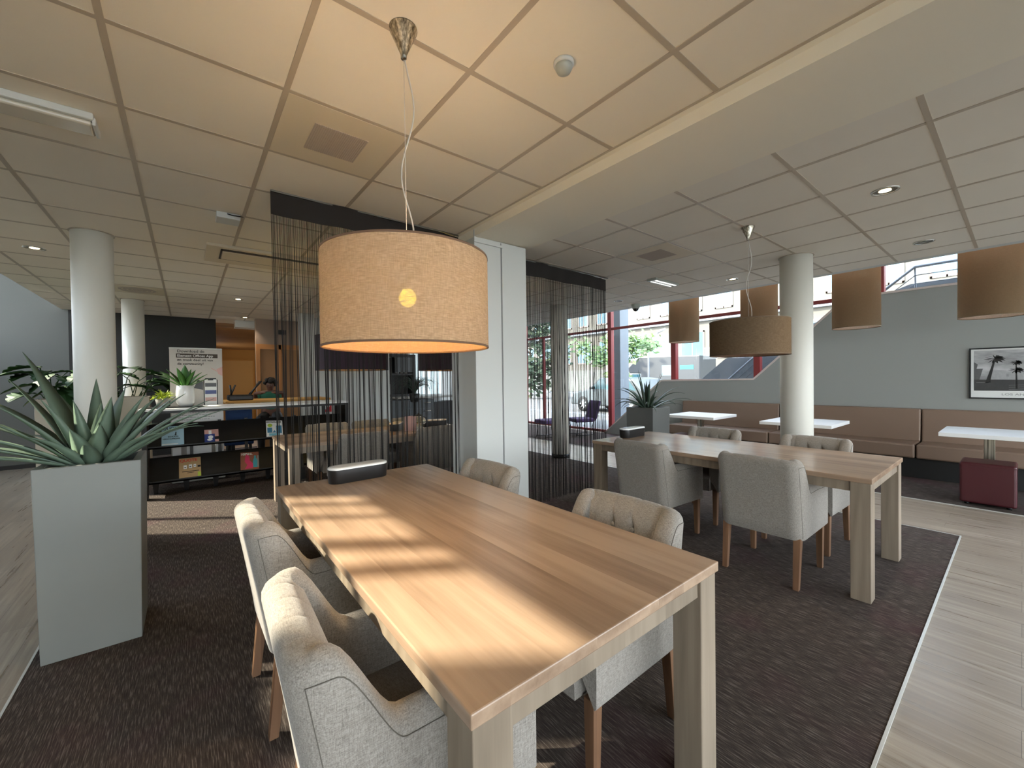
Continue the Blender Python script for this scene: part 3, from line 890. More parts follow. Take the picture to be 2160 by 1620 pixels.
obj('housing', MB().box(.20, .355, 3.87, 4.03, C1-.045, C1-.0005), M['white'], b, bevel=.004)
obj('lead', MB().tube([(.27, 3.868, C1-.012), (.30, 3.855, C1-.02), (.35, 3.86, C1-.016), (.375, 3.9, C1-.004)], .004, 6), M['black'], b)
a = thing('ceiling_air_unit', 'long ceiling air unit with a dark slot behind the left string curtain', 'air unit', (.95, 5.1, C1))
obj('casing', MB().box(.165, 1.46, 4.775, 5.42, C1-.03, C1-.0005), M['diff'], a, bevel=.004)
obj('slot', MB().box(.28, 1.44, 4.84, 4.90, C1-.0335, C1-.029).box(.28, .295, 4.84, 5.23, C1-.0335, C1-.029).box(.28, 1.44, 5.22, 5.235, C1-.0335, C1-.029), M['black'], a)
obj('flap', MB().box(.30, 1.44, 4.93, 5.215, C1-.036, C1-.029), M['diff'], a)
c = thing('ceiling_dome_camera', 'white dome security camera hanging at the ceiling edge by the window', 'security camera', (6.2, 4.25, C2))
obj('housing', MB().lathe([(.075, C2-.0005), (.078, C2-.03), (.055, C2-.075)], (6.2, 4.25, 0), 32), M['sensor'], c)
obj('lens_dome', MB().lathe([(.052, C2-.072), (.05, C2-.085), (.034, C2-.108), (.01, C2-.118), (.001, C2-.119)], (6.2, 4.25, 0), 28), M['dome'], c)
e = thing('ceiling_emergency_light', 'small lit emergency light bar on the right ceiling', 'emergency light', (5.0, 3.0, C2))
obj('housing', MB().box(4.72, 5.28, 2.93, 3.07, C2-.032, C2-.0005), M['sensor'], e, bevel=.006)
obj('light_bar', MB().box(4.76, 5.24, 2.945, 2.972, C2-.038, C2-.031).box(4.76, 5.24, 3.02, 3.035, C2-.038, C2-.031), M['ledbar'], e)

# ------------------------------------------------------------------ string curtains (threads nobody could count: one stuff part)
def curtain(x0, x1, y, ztop, zbot, n, label, seed, turn=0, clump=11):
    rnd = random.Random(seed)
    c = thing('string_curtain', label, 'curtain', (x0, y, zbot))
    W = x1-x0
    def wob(x): return y+.012*math.sin((x-x0)*9)+.006*math.sin((x-x0)*23)
    h = MB(); m = 60
    def edge(k, z, s):
        x = x0+W*k/(m-1)
        return (x, wob(x)+s*.003+(turn*max(0, (k-(m-6)))*.012 if turn else 0), z+.008*math.sin((x-x0)*3.1) if z > ztop-.1 else z)
    h.grid(lambda i, j: edge(i, (ztop-.012, ztop-.165)[j], -1), m, 2)
    h.grid(lambda i, j: edge(i, (ztop-.012, ztop-.165)[j], 1), m, 2)
    h.add([edge(i, ztop-.012, -1) for i in range(m)]+[edge(i, ztop-.012, 1) for i in range(m)], [(i, i+1, m+i+1, m+i) for i in range(m-1)])
    h.add([edge(i, ztop-.165, -1) for i in range(m)]+[edge(i, ztop-.165, 1) for i in range(m)], [(i, i+1, m+i+1, m+i) for i in range(m-1)])
    obj('heading_band', h, M['header'], c)
    obj('rail', MB().box(x0, x1, y-.008, y+.008, ztop-.012, ztop-.001), M['steel_d'], c)
    s = MB()
    cent = [x0+W*(k+.5+rnd.uniform(-.35, .35))/(clump*3) for k in range(clump*3)]
    for k in range(n):
        x = x0+W*(k+.5)/n
        near = min(cent, key=lambda q: abs(q-x))
        pull = rnd.uniform(.25, 1.0)
        xe = x+(near-x)*pull+rnd.uniform(-.004, .004)
        yy = wob(x)+rnd.uniform(-.006, .006)
        r = rnd.uniform(.0012, .0020)
        tz = turn*max(0, k/n-.9)*.7
        z1 = zbot+rnd.uniform(0, .03)
        pts = [(x, yy+tz, ztop-.16), (x+(xe-x)*.12, yy+tz, ztop-.62), (x+(xe-x)*.62, yy+tz+rnd.uniform(-.008, .008), ztop-1.15), (xe, yy+tz+rnd.uniform(-.012, .012), (ztop-1.15+z1)*.5), (xe+rnd.uniform(-.012, .012), yy+tz, z1)]
        s.tube(pts, r, 4, False)
    st = obj('strings', s, M['string'], c); st['kind'] = 'stuff'
    return c
curtain(.472, 1.975, 3.235, C1, .02, 230, 'brown string curtain left of the white pillar', 3)
curtain(2.60, 4.25, 3.33, C2, .02, 330, 'brown string curtain right of the white pillar', 9, .35)
# ------------------------------------------------------------------ leaves
def leaf(mb, p, az, el, L, W, droop=.8, n=11, fold=.28, peak=.22, thick=.0025, twist=0):
    az, el = R(az), R(el)
    pos = Vector(p); e = el
    side0 = Vector((-math.sin(az), math.cos(az), 0))
    ring = []
    for k in range(n+1):
        u = k/n
        e = el-droop*u*u
        d = Vector((math.cos(az)*math.cos(e), math.sin(az)*math.cos(e), math.sin(e)))
        if k: pos = pos+d*(L/n)
        up = side0.cross(d) * -1
        if up.z < 0 and el < PI/2: up = -up
        w = W*.5*((.62+.38*(u/peak)) if u < peak else max(0.0, 1-((u-peak)/(1-peak))**1.6))
        s = side0*math.cos(twist*u)+up*math.sin(twist*u)
        ring.append([pos-s*w+up*w*fold, pos+up*0.0, pos+s*w+up*w*fold, pos-up*(thick+w*.10)])
    mb.grid(lambda i, j: ring[j][i], 4, n+1, True, True)

def planter(x0, x1, y0, y1, h, label, m, leaves, seed, rim=.03, group=None):
    p = thing('potted_plant', label, 'plant', ((x0+x1)/2, (y0+y1)/2, 0), 0, group)
    b = MB(); d = .012; fl = .006
    o = [(x0+fl, y0+fl), (x1-fl, y0+fl), (x1-fl, y1-fl), (x0+fl, y1-fl)]
    ot = [(x0-fl, y0-fl), (x1+fl, y0-fl), (x1+fl, y1+fl), (x0-fl, y1+fl)]
    it = [(x0+rim, y0+rim), (x1-rim, y0+rim), (x1-rim, y1-rim), (x0+rim, y1-rim)]
    v = [(*q, .006) for q in o]+[(*q, h) for q in ot]+[(*q, h) for q in it]+[(*q, h-.12) for q in it]
    f = [(3,2,1,0)]
    for k in range(3):
        for i in range(4):
            j = (i+1) % 4; f.append((4*k+i, 4*k+j, 4*k+4+j, 4*k+4+i))
    f.append((12,13,14,15))
    b.add(v, f)
    obj('pot', b, m, p, bevel=.004)
    rnd = random.Random(seed)
    g = MB()
    nx = 14
    g.grid(lambda i, j: (x0+rim+(x1-x0-2*rim)*i/(nx-1), y0+rim+(y1-y0-2*rim)*j/(nx-1), h-.055+rnd.uniform(-.006, .014)), nx, nx, False)
    obj('soil', g, M['pebble'], p)
    lf = MB()
    for q in leaves: leaf(lf, *q)
    return p, lf

cx, cy, hz = -.405, 3.225, .93
def polar(r, a): return (cx+r*math.cos(R(a)), cy+r*math.sin(R(a)), hz)
L1 = []
rnd = random.Random(5)
# azimuth measured in the room (x right, y away): wide lower rosette, then the upright heart
for k, (a, e, l, w, dr) in enumerate([
        (178, 34, .70, .085, .50), (196, 30, .72, .075, .55), (212, 26, .62, .07, .70), (166, 28, .64, .07, .7), (187, 24, .64, .06, .6), (204, 38, .58, .08, .5),
        (155, 50, .62, .095, .35), (142, 66, .74, .115, .15), (120, 58, .54, .085, .3), (230, 50, .36, .10, .5), (252, 60, .30, .11, .2),
        (283, 66, .30, .115, .15), (300, 76, .42, .12, .1), (330, 68, .46, .11, .2), (350, 62, .48, .10, .3), (5, 48, .54, .08, .45),
        (340, 42, .58, .08, .45), (325, 36, .56, .075, .45), (348, 36, .66, .07, .35), (312, 40, .46, .08, .6), (20, 44, .6, .075, .5),
        (40, 60, .5, .08, .3), (70, 66, .52, .085, .25), (95, 72, .55, .09, .2), (200, 58, .48, .11, .3), (218, 70, .44, .11, .15),
        (172, 66, .58, .115, .2), (30, 34, .56, .07, .7), (60, 40, .5, .07, .7), (100, 40, .5, .07, .6), (130, 34, .55, .07, .7), (268, 50, .28, .09, .6), (318, 58, .48, .10, .25),
        (158, 40, .60, .08, .5), (184, 48, .54, .10, .4), (355, 46, .62, .065, .4), (338, 54, .56, .09, .3), (15, 58, .5, .09, .3), (290, 82, .38, .10, .05), (240, 80, .4, .10, .08)]):
    L1.append((polar(.05, a), a, e, l, w, dr))
p, lf = planter(-.6, -.212, 3.02, 3.42, .985, 'tall grey planter with a big agave at the left, on the carpet', M['planter'], L1, 2, group='tall square planters')
obj('foliage', lf, M['agave'], p)
cx, cy, hz = 5.08, 3.30, .94
L2 = []
rnd = random.Random(11)
for k in range(40):
    a = rnd.uniform(0, 360); e = rnd.choice([80, 68, 55, 45, 35, 28]); L2.append((polar(.05, a), a, e+rnd.uniform(-5, 5), rnd.uniform(.42, .60), rnd.uniform(.036, .06), rnd.uniform(.15, .4) if e > 60 else rnd.uniform(.6, 1.3)))
p, lf = planter(4.87, 5.28, 3.09, 3.50, .98, 'tall grey planter with a dark yucca behind the second table', M['planter_dark'], L2, 4, group='tall square planters')
obj('foliage', lf, M['agave_dk'], p)

# beige trough with broad leaved plants behind the left columns
t = thing('plant_trough', 'long beige trough of broad-leaved plants behind the left columns', 'plant', (-1.0, 7.9, 0))
obj('trough', MB().box(-1.50, -.42, 7.7, 8.05, .006, 1.22), M['trough'], t, bevel=.006)
obj('soil', MB().box(-1.47, -.45, 7.73, 8.02, 1.19, 1.226), M['soil'], t)
mf = MB(); st = MB(); rnd = random.Random(3)
def bigleaf(c, az, el, L, W):
    c = Vector(c); az_, el_ = R(az), R(el)
    d = Vector((math.cos(az_)*math.cos(el_), math.sin(az_)*math.cos(el_), math.sin(el_)))
    s = Vector((-math.sin(az_), math.cos(az_), 0)); up = s.cross(d)*-1
    rows = []
    n = 12
    for k in range(n+1):
        u = k/n
        w = W*.5*(math.sin(PI*min(1, u*.97+.03))**.6)*(1.12-.4*u)
        if 2 < k < 11 and k % 3 == 0: w *= .72
        q = c+d*(L*u)-Vector((0, 0, 1))*(.28*L*u*u)
        rows.append([q-s*w+up*w*.25, q-s*w*.5+up*w*.05, q, q+s*w*.5+up*w*.05, q+s*w+up*w*.25, q-up*.004])
    mf.grid(lambda i, j: rows[j][i], 6, n+1, True, True)
for k in range(40):
    x = rnd.uniform(-1.46, -.46); y = rnd.uniform(7.78, 7.98)
    a = rnd.choice([190, 215, 240, 260, 285, 310, 340, 170, 10]); h = rnd.uniform(.06, .40)
    tip = (x+.16*math.cos(R(a)), y+.16*math.sin(R(a)), 1.22+h)
    st.tube([(x, y, 1.2), (x+.05*math.cos(R(a)), y+.05*math.sin(R(a)), 1.22+h*.7), tip], .006, 6)
    bigleaf(tip, a, rnd.uniform(-35, 15), rnd.uniform(.24, .36), rnd.uniform(.20, .30))
for tip, a in (((-1.5, 7.75, 1.55), 200), ((-1.45, 7.75, 1.62), 160), ((-.42, 7.74, 1.42), 330), ((-.36, 7.74, 1.52), 300)):
    st.tube([(max(-1.4, min(-.5, tip[0])), 7.8, 1.2), tip], .006, 6); bigleaf(tip, a, 5, .36, .28)
obj('foliage', mf, M['monstera'], t); obj('stems', st, M['monstera'], t)

# ------------------------------------------------------------------ reception counter with magazine rack
ct = thing('magazine_counter', 'black magazine rack counter with a white top and short legs', 'counter', (.75, 6.7, .006))
obj('countertop', MB().box(-.46, 1.96, 6.49, 7.16, 1.066, 1.092), M['whitetop'], ct, bevel=.002)
obj('side_panel', MB().box(-.435, -.385, 6.49, 6.60, .006, 1.066).box(-.43, -.395, 6.60, 7.12, .16, 1.066), M['black'], ct, bevel=.002)
obj('side_panel', MB().box(1.89, 1.94, 6.49, 6.60, .006, 1.066).box(1.90, 1.935, 6.60, 7.12, .16, 1.066), M['black'], ct, bevel=.002)
def slope(yt, zt, yb, zb, th=.018, x0=-.385, x1=1.89):
    return MB().hexa([(x0, yb, zb), (x1, yb, zb), (x1, yb+th, zb-.004), (x0, yb+th, zb-.004)], [(x0, yt, zt), (x1, yt, zt), (x1, yt+th, zt), (x0, yt+th, zt)])
obj('display_shelf', slope(6.80, .885, 6.645, .615).box(-.385, 1.89, 6.585, 6.655, .600, .616).box(-.385, 1.89, 6.585, 6.592, .600, .632), M['black'], ct)
obj('display_shelf', slope(6.80, .465, 6.645, .190).box(-.385, 1.89, 6.585, 6.655, .172, .190).box(-.385, 1.89, 6.585, 6.592, .172, .206), M['black'], ct)
obj('front_rail', MB().box(-.385, 1.89, 6.50, 6.54, 1.035, 1.066), M['black'], ct)
for x in (.03, .335, .64, .945, 1.25, 1.555):
    obj('divider', MB().box(x-.018, x+.018, 6.82, 6.86, .17, .90), M['black'], ct)
for x in (-.33, -.03, .28, .585, .89, 1.2, 1.5, 1.8):
    obj('leg', MB().hexa([(x-.02, 6.80, .006), (x+.02, 6.80, .006), (x+.02, 6.84, .006), (x-.02, 6.84, .006)], [(x-.035, 6.78, .175), (x+.035, 6.78, .175), (x+.035, 6.85, .175), (x-.035, 6.85, .175)]), M['black'], ct)
sg = thing('paper_notice', 'white sheet with lines of small print under the counter top', 'notice', (.11, 6.9, .89))
obj('sheet', MB().box(-.165, .385, 6.895, 6.898, .885, 1.028), M['paper'], sg)
ln = MB()
for k, (a, b_) in enumerate(((.0, .23), (.02, .22), (-.02, .30), (-.02, .24))):
    z = 1.005-.030*k
    q = a-.08
    rr = random.Random(k)
    while q < b_-.02:
        w = rr.uniform(.012, .035); ln.box(q, min(q+w, b_), 6.8935, 6.8955, z-.0035, z+.0035); q += w+.006
obj('print_lines', ln, M['inkgrey'], sg)
for k, (a, b_, lab) in enumerate(((-.165, -.078, 'small white storage box at the left in the rack gap'), (-.02, .246, 'wide white storage box in the rack gap'), (.293, .385, 'small white storage box right of the wide one in the rack gap'))):
    tag(obj('storage_box', MB().box(a, b_, 6.93, 7.06, .4015, .567), M['paper'], bevel=.002), lab, 'box', 'white boxes behind the rack')
obj('back_shelf', MB().box(-.385, 1.89, 6.88, 7.12, .385, .40), M['black'], ct)

# magazines lean on the sloping shelves
def magazine(x, row, w, h, label, m, tilt=0.0):
    zb, yb = ((.624, 6.630), (.199, 6.630))[row]
    ang = math.atan2(.155, .27)
    t = thing('magazine', label, 'magazine', (x, yb, zb), 0, 'magazines on the sloping rack')
    t.rotation_euler = (-ang, tilt, 0)
    o = obj('cover', MB().box(-w/2, w/2, -.006, 0, 0, h), m, t, local=True)
    return t
def patch(t, m, name, polys, d=.0004):
    b = MB()
    for i, pl_ in enumerate(polys):
        b.prism(pl_, -.0062-d*(1+i*.2)-.0004, -.0061, 'y')
    return obj(name, b, m, t, local=True)
def rect(x0, x1, z0, z1): return [(x0, z0), (x1, z0), (x1, z1), (x0, z1)]
def ell(cx_, cz, rx, rz, n=14): return [(cx_+rx*math.cos(2*PI*k/n), cz+rz*math.sin(2*PI*k/n)) for k in range(n)]
def mtext(t, name, body, size, m, x, z, sx=1.0, bold=.0, align='LEFT'):
    o = text(name, body, size, m, None, (x, -.0072, z), '-Y', align, sx, .0004, bold); o.parent = t; return o
t = magazine(-.152, 0, .218, .262, 'pale blue business magazine with a black title on the upper rack', M['sky_c'])
patch(t, M['redink'], 'red_star', [rect(.062, .10, .222, .238)], .0002)
mtext(t, 'title', 'QUOTE', .050, M['ink'], -.102, .215, 1.02, .0010)
mtext(t, 'headline', 'SCHOON', .024, M['ink'], -.05, .110, 1, .0006)
mtext(t, 'headline', 'VERSCHOPPELING', .023, M['ink'], -.10, .080, .90, .0006)
patch(t, M['ink'], 'figure', [rect(.022, .034, .135, .170), ell(.030, .174, .006, .008), [(.012, .135), (.02, .135), (.03, .15), (.026, .155)]])
patch(t, M['paper'], 'strip', [rect(-.105, .05, .012, .024)])
t = magazine(.240, 0, .150, .178, 'small navy and salmon brochure on the upper rack', M['salmon'])
patch(t, M['navy'], 'photo', [rect(-.075, .035, 0, .115)])
patch(t, M['paper'], 'figure', [ell(-.01, .07, .028, .024), ell(-.02, .035, .030, .016), rect(-.03, .0, .11, .165)], .0008)
patch(t, M['black'], 'suit', [rect(.035, .075, .035, .075)])
t = magazine(.962, 0, .205, .25, 'blue and white psychology magazine on the upper rack beside the curtain', M['paper'], .05)
mtext(t, 'title', 'PSYCHOLOGIE', .030, M['ink'], -.098, .215, .92, .0014)
patch(t, M['lime'], 'badge', [ell(-.055, .175, .030, .028)])
patch(t, mat('magazine_teal', srgb(62, 128, 164), .4), 'picture', [rect(-.09, -.03, .06, .14), rect(.02, .09, .05, .17), [(-.03, .06), (.02, .06), (0, .1)]])
patch(t, mat('magazine_aqua', srgb(120, 186, 206), .4), 'lower_picture', [rect(-.07, .06, .015, .052)])
t = magazine(.010, 1, .222, .262, 'ochre business magazine with a red title on the lower rack', M['ochre'])
mtext(t, 'title', 'QUOTE', .050, M['redink'], -.102, .212, 1.02, .0012)
patch(t, M['paper'], 'cups', [rect(-.065, -.032, .115, .165), rect(-.012, .021, .120, .170), rect(.036, .062, .13, .17)])
patch(t, M['ink'], 'cup_marks', [rect(-.058, -.040, .130, .140), rect(-.006, .012, .135, .145), rect(.042, .056, .145, .152), rect(-.08, .09, .075, .083), rect(-.03, .04, .058, .063), rect(.078, .108, .125, .15)], .0008)
patch(t, M['lime'], 'yellow_flash', [rect(.078, .108, .0, .06)])
t = magazine(.655, 1, .215, .255, 'colourful lifestyle magazine with a pink figure on the lower rack', M['brick'], .05)
mtext(t, 'title', '100%NL', .042, M['paper'], -.104, .212, .95, .0014)
patch(t, M['pink'], 'pink_dress', [[(-.06, .01), (.03, .02), (.05, .07), (.0, .13), (-.005, .20), (-.05, .20), (-.06, .12), (-.03, .07)], ell(-.03, .212, .016, .02)])
patch(t, mat('magazine_cyan', srgb(70, 168, 184), .4), 'blue_dress', [[(.04, .03), (.085, .03), (.09, .12), (.075, .17), (.05, .17), (.035, .11)], ell(.062, .185, .013, .017)], .0006)
patch(t, M['greypot'], 'backdrop', [rect(.085, .107, .03, .2)])

# pots, tray and banner on and behind the counter
tag(obj('tray', MB().box(-.40, .16, 6.60, 6.95, 1.092, 1.102), M['black'], bevel=.004), 'black tray under the two small pots on the counter', 'tray')
fp = thing('potted_fern', 'small lime green fern in a grey pot on the counter', 'plant', (-.245, 6.75, 1.102))
obj('pot', MB().lathe([(.055, 1.102), (.074, 1.215), (.068, 1.215), (.064, 1.19), (.001, 1.19)], (-.245, 6.75, 0), 28), M['greypot'], fp)
lf = MB(); rnd = random.Random(21)
for k in range(120):
    a = rnd.uniform(0, 360)
    leaf(lf, (-.245+rnd.uniform(-.035, .035), 6.75+rnd.uniform(-.035, .035), 1.2), a, rnd.uniform(15, 85), rnd.uniform(.07, .15), rnd.uniform(.012, .024), rnd.uniform(.4, 1.4), 5)
obj('foliage', lf, M['grassy'], fp)
ap = thing('potted_agave', 'bright green agave in a white rounded pot on the counter', 'plant', (-.02, 6.76, 1.102))
obj('pot', MB().lathe([(.068, 1.102), (.092, 1.15), (.098, 1.22), (.096, 1.30), (.088, 1.366), (.082, 1.372), (.078, 1.362), (.076, 1.34), (.001, 1.34)], (-.02, 6.76, 0), 40), M['whitecer'], ap)
lf = MB(); cx, cy, hz = -.02, 6.76, 1.335
for a, e, l, w, dr in [(270, 80, .31, .105, .1), (240, 66, .30, .085, .2), (305, 60, .29, .075, .3), (200, 48, .33, .075, .25), (335, 42, .30, .06, .2), (180, 38, .28, .06, .3), (0, 36, .27, .06, .4), (90, 80, .3, .08, .1), (30, 55, .28, .07, .3), (150, 56, .32, .07, .2), (60, 70, .28, .07, .2), (120, 68, .28, .07, .2)]:
    leaf(lf, polar(.018, a), a, e, l, w, dr, 10, .3, .45)
obj('foliage', lf, M['agave_br'], ap)

bn = thing('roll_up_banner', 'roll-up banner with printed text and a phone picture behind the counter', 'banner', (.11, 7.4, 0))
obj('base_foot', MB().box(-.19, .42, 7.33, 7.47, .006, .08), M['steel_d'], bn, bevel=.006)
obj('print_panel', MB().box(-.188, .412, 7.4, 7.404, .08, 1.895), M['bannergrey'], bn)
obj('top_rail', MB().box(-.19, .414, 7.392, 7.412, 1.885, 1.905), M['steel_d'], bn)
obj('caption_bar', MB().box(-.115, .358, 7.3982, 7.3998, 1.762, 1.820), M['darkbox'], bn)
text('lettering', 'Download de', .052, M['ink'], bn, (-.104, 7.3975, 1.838), '-Y', 'LEFT', 1.08, .0003, .0005)
text('lettering', 'Element Offices App', .050, M['paper'], bn, (-.104, 7.3970, 1.774), '-Y', 'LEFT', .98, .0003, .0005)
text('lettering', 'en maak deel uit van', .050, M['ink'], bn, (-.104, 7.3975, 1.715), '-Y', 'LEFT', .98, .0003, .0005)
text('lettering', 'de community!', .050, M['ink'], bn, (-.104, 7.3975, 1.660), '-Y', 'LEFT', .98, .0003, .0005)
ph = MB().prism([(.185, 1.06), (.352, 1.06), (.352, 1.44), (.330, 1.47), (.207, 1.47), (.185, 1.44)], 7.3975, 7.3995, 'y')
obj('phone_picture', ph, M['black'], bn)
obj('phone_screen', MB().box(.197, .340, 7.3966, 7.3978, 1.07, 1.452), M['paper'], bn)
obj('phone_notch', MB().box(.237, .300, 7.396, 7.397, 1.438, 1.454), M['black'], bn)
for k, mm in enumerate(('ph4', 'navy', 'salmon')):
    obj('phone_image', MB().box(.202, .335, 7.396, 7.3972, 1.345-.105*k, 1.40-.105*k), M[mm], bn)
obj('handshake_picture', MB().prism([(.34, 1.60), (.412, 1.64), (.412, 1.50), (.36, 1.53)], 7.3975, 7.3995, 'y').prism([(.28, 1.62), (.35, 1.575), (.345, 1.565), (.275, 1.612)], 7.3975, 7.3995, 'y'), M['salmon'], bn)
obj('brochure_picture', MB().prism([(.075, 1.33), (.18, 1.30), (.18, 1.42), (.12, 1.45)], 7.3975, 7.3995, 'y'), M['ph4'], bn)

# high table, upturned stool, seated receptionist
ht = thing('high_table', 'wooden high table behind the magazine counter', 'table', (1.25, 8.1, .006))
obj('tabletop', MB().box(.46, 2.0, 7.7, 8.5, 1.075, 1.11), M['yellow'], ht, bevel=.003)
for x in (.55, 1.9):
    for y in (7.8, 8.4): obj('leg', MB().box(x-.025, x+.025, y-.025, y+.025, .006, 1.075), M['black'], ht)
us = thing('upturned_stool', 'black stool turned upside down on the high table', 'stool', (.72, 7.95, 1.11))
obj('seat', MB().box(.50, .84, 7.8, 8.1, 1.112, 1.20), M['black'], us, bevel=.02)
for x, y, tx, ty in ((.55, 7.85, .53, 7.82), (.80, 7.85, .93, 7.82), (.55, 8.05, .62, 8.1), (.80, 8.05, .99, 8.1)):
    obj('leg', MB().tube([(x, y, 1.19), (tx, ty, 1.42 if x > .6 else 1.36)], .014, 6), M['black'], us)
bc = thing('blue_chair', 'dark blue chair seat seen through the counter gap', 'chair', (.62, 7.5, .006))
obj('backrest', MB().box(.44, .78, 7.42, 7.48, .62, 1.0), M['bluefab'], bc, bevel=.02)
obj('seat', MB().box(.42, .80, 7.48, 7.68, .44, .52), M['bluefab'], bc, bevel=.02)
for x in (.46, .76):
    for y in (7.47, 7.66): obj('leg', MB().tube([(x, y, .45), (x, y, .006)], .012, 6), M['black'], bc)

def skin_body(name, chains, m, parent, levels=2):
    vs = []; es = []; rs = []
    idx = {}
    for ch_ in chains:
        prev = None
        for (p, r) in ch_:
            key = tuple(round(c, 4) for c in p)
            if key not in idx:
                idx[key] = len(vs); vs.append(p); rs.append(r)
            i = idx[key]
            if prev is not None: es.append((prev, i))
            prev = i
    me = bpy.data.meshes.new(name); me.from_pydata(vs, es, [])
    o = bpy.data.objects.new(name, me); COL.objects.link(o)
    o.modifiers.new('Skin', 'SKIN')
    sk = me.skin_vertices[0].data
    for i, r in enumerate(rs):
        sk[i].radius = (r, r) if not isinstance(r, tuple) else r
        sk[i].use_root = (i == 0)
    s = o.modifiers.new('Sub', 'SUBSURF'); s.levels = levels; s.render_levels = levels
    me.materials.append(m); o.parent = parent
    return o
pe = thing('person', 'person with dark curly hair in a green shirt sitting behind the counter', 'person', (1.24, 8.95, .07), R(-12))
hip, ab, chs, nk, hd = (0, .05, .72), (0, .03, .90), (0, .0, 1.06), (0, -.02, 1.17), (0, -.035, 1.26)
arms = []
for s in (-1, 1):
    arms.append([(chs, (.15, .11)), ((s*.17, 0, 1.10), .065), ((s*.24, -.08, .98), .046), ((s*.22, -.24, 1.13), .036), ((s*.12, -.37, 1.135), .03), ((s*.08, -.42, 1.14), (.034, .018))])
    for f in range(5):
        fx = s*(.055+.013*f)
        arms.append([((s*.08, -.42, 1.14), (.034, .018)), ((fx, -.46+.006*abs(f-2), 1.142), .010), ((fx-s*.004, -.49+.01*abs(f-2), 1.132), .008)])
legs = [[(hip, (.16, .12)), ((s*.1, -.02, .66), .085), ((s*.13, -.40, .66), .062), ((s*.13, -.38, .30), .048), ((s*.13, -.37, .05), .038), ((s*.14, -.50, .035), .034)] for s in (-1, 1)]
skin_body('body', [[(hip, (.16, .12)), (ab, (.135, .10)), (chs, (.15, .11)), (nk, .048), ((0, -.03, 1.21), .055), (hd, (.078, .085)), ((0, -.03, 1.335), (.07, .075))]] + arms + legs, M['skin'], pe)
skin_body('shirt', [[(hip, (.175, .135)), (ab, (.15, .115)), (chs, (.165, .125)), ((0, -.012, 1.125), (.09, .08))]] + [[(chs, (.165, .125)), ((s*.175, 0, 1.10), .076), ((s*.235, -.07, .99), .06)] for s in (-1, 1)], M['green'], pe)
obj('trousers', MB().tube([(0, .08, .70), (0.1, -.02, .68), (.13, -.40, .67), (.13, -.385, .30), (.13, -.375, .1)], [.14, .1, .078, .062, .055], 10).tube([(0, .08, .70), (-.1, -.02, .68), (-.13, -.40, .67), (-.13, -.385, .30), (-.13, -.375, .1)], [.14, .1, .078, .062, .055], 10), M['black_matt'], pe, local=True)
hr = MB(); rnd = random.Random(4)
for k in range(60):
    a = rnd.uniform(0, 2*PI); e = rnd.uniform(-.25, PI/2)
    x, y, z = math.cos(a)*math.cos(e), math.sin(a)*math.cos(e), math.sin(e)
    if y < -.45 and z < .35: continue
    hr.ball((x*.09, -.015+y*.095, 1.30+z*.09), rnd.uniform(.026, .042), 8, 6)
obj('hair', hr, M['hair'], pe, local=True)
fc = MB()
for s in (-1, 1): fc.ball((s*.03, -.112, 1.275), .010, 8, 6, (1.2, .6, .8))
obj('eyes', fc, M['ph1'], pe, local=True)
obj('nose', MB().ball((0, -.122, 1.25), .016, 8, 6, (.8, 1, 1.4)), M['skin'], pe, local=True)
obj('mouth', MB().ball((0, -.112, 1.215), .018, 8, 6, (1.3, .5, .4)), mat('lips', srgb(110, 56, 52), .5), pe, local=True)
sh = thing('high_stool', 'black high stool under the seated person', 'stool', (1.24, 9.0, .006))
obj('seat', MB().lathe([(.001, .52), (.19, .52), (.2, .55), (.19, .58), (.001, .58)], (1.24, 9.0, 0), 24), M['black'], sh)
obj('post', MB().lathe([(.025, .02), (.025, .52)], (1.24, 9.0, 0), 12), M['steel_d'], sh)
obj('foot_ring', MB().lathe([(.22, .006), (.22, .02), (.03, .04)], (1.24, 9.0, 0), 24), M['steel_d'], sh)

# ------------------------------------------------------------------ boxes and things on the tables
def stad(L, W, n=12):
    r = W/2; a = L/2-r
    return [(a+r*math.cos(-PI/2+PI*k/n), r*math.sin(-PI/2+PI*k/n)) for k in range(n+1)] + [(-a+r*math.cos(PI/2+PI*k/n), r*math.sin(PI/2+PI*k/n)) for k in range(n+1)]
def bread_box(x, y, rz, label, group='black oblong boxes on the tables', lid='boxlid', L=.375, W=.125, H=.085, z=.769):
    t = thing('oblong_box', label, 'box', (x, y, z), rz, group)
    b = MB(); rows = []
    for (s, zz) in ((.90, .0), (.93, .004), (1.0, H-.006), (1.0, H)):
        rows.append([(p_[0]*(1-(1-s)*.25), p_[1]*s, zz) for p_ in stad(L, W)])
    n = len(rows[0]); b.grid(lambda i, j: rows[j][i], n, 4, True, True); b.add(rows[0], [tuple(range(n))[::-1]]); b.add(rows[3], [tuple(range(n))])
    obj('body', b, M['boxblack'], t, local=True)
    l = MB(); rows2 = []
    for (s, zz) in ((.995, H), (.995, H+.006), (.95, H+.012), (.7, H+.0135), (.02, H+.014)):
        rows2.append([(p_[0]*(1-(1-s)*.4) if s > .5 else p_[0]*s, p_[1]*s, zz) for p_ in stad(L, W)])
    l.grid(lambda i, j: rows2[j][i], n, 5, True, True); l.add(rows2[4], [tuple(range(n))])
    obj('lid', l, M[lid], t, local=True)
    return t
bread_box(.853, 2.67, .05, 'black oblong box with a white lid on the near table')
bread_box(3.71, 2.60, .03, 'black oblong box with a white lid at the far end of the second table')
M['creamlid'] = mat('cream_lid', srgb(222, 200, 168), .3)
bread_box(2.08, 4.98, .9, 'black oblong box with a cream lid left of the glass jug', lid='creamlid', L=.32)
bread_box(2.60, 4.95, -.2, 'black oblong box with a cream lid right of the glass jug', lid='creamlid', L=.34)
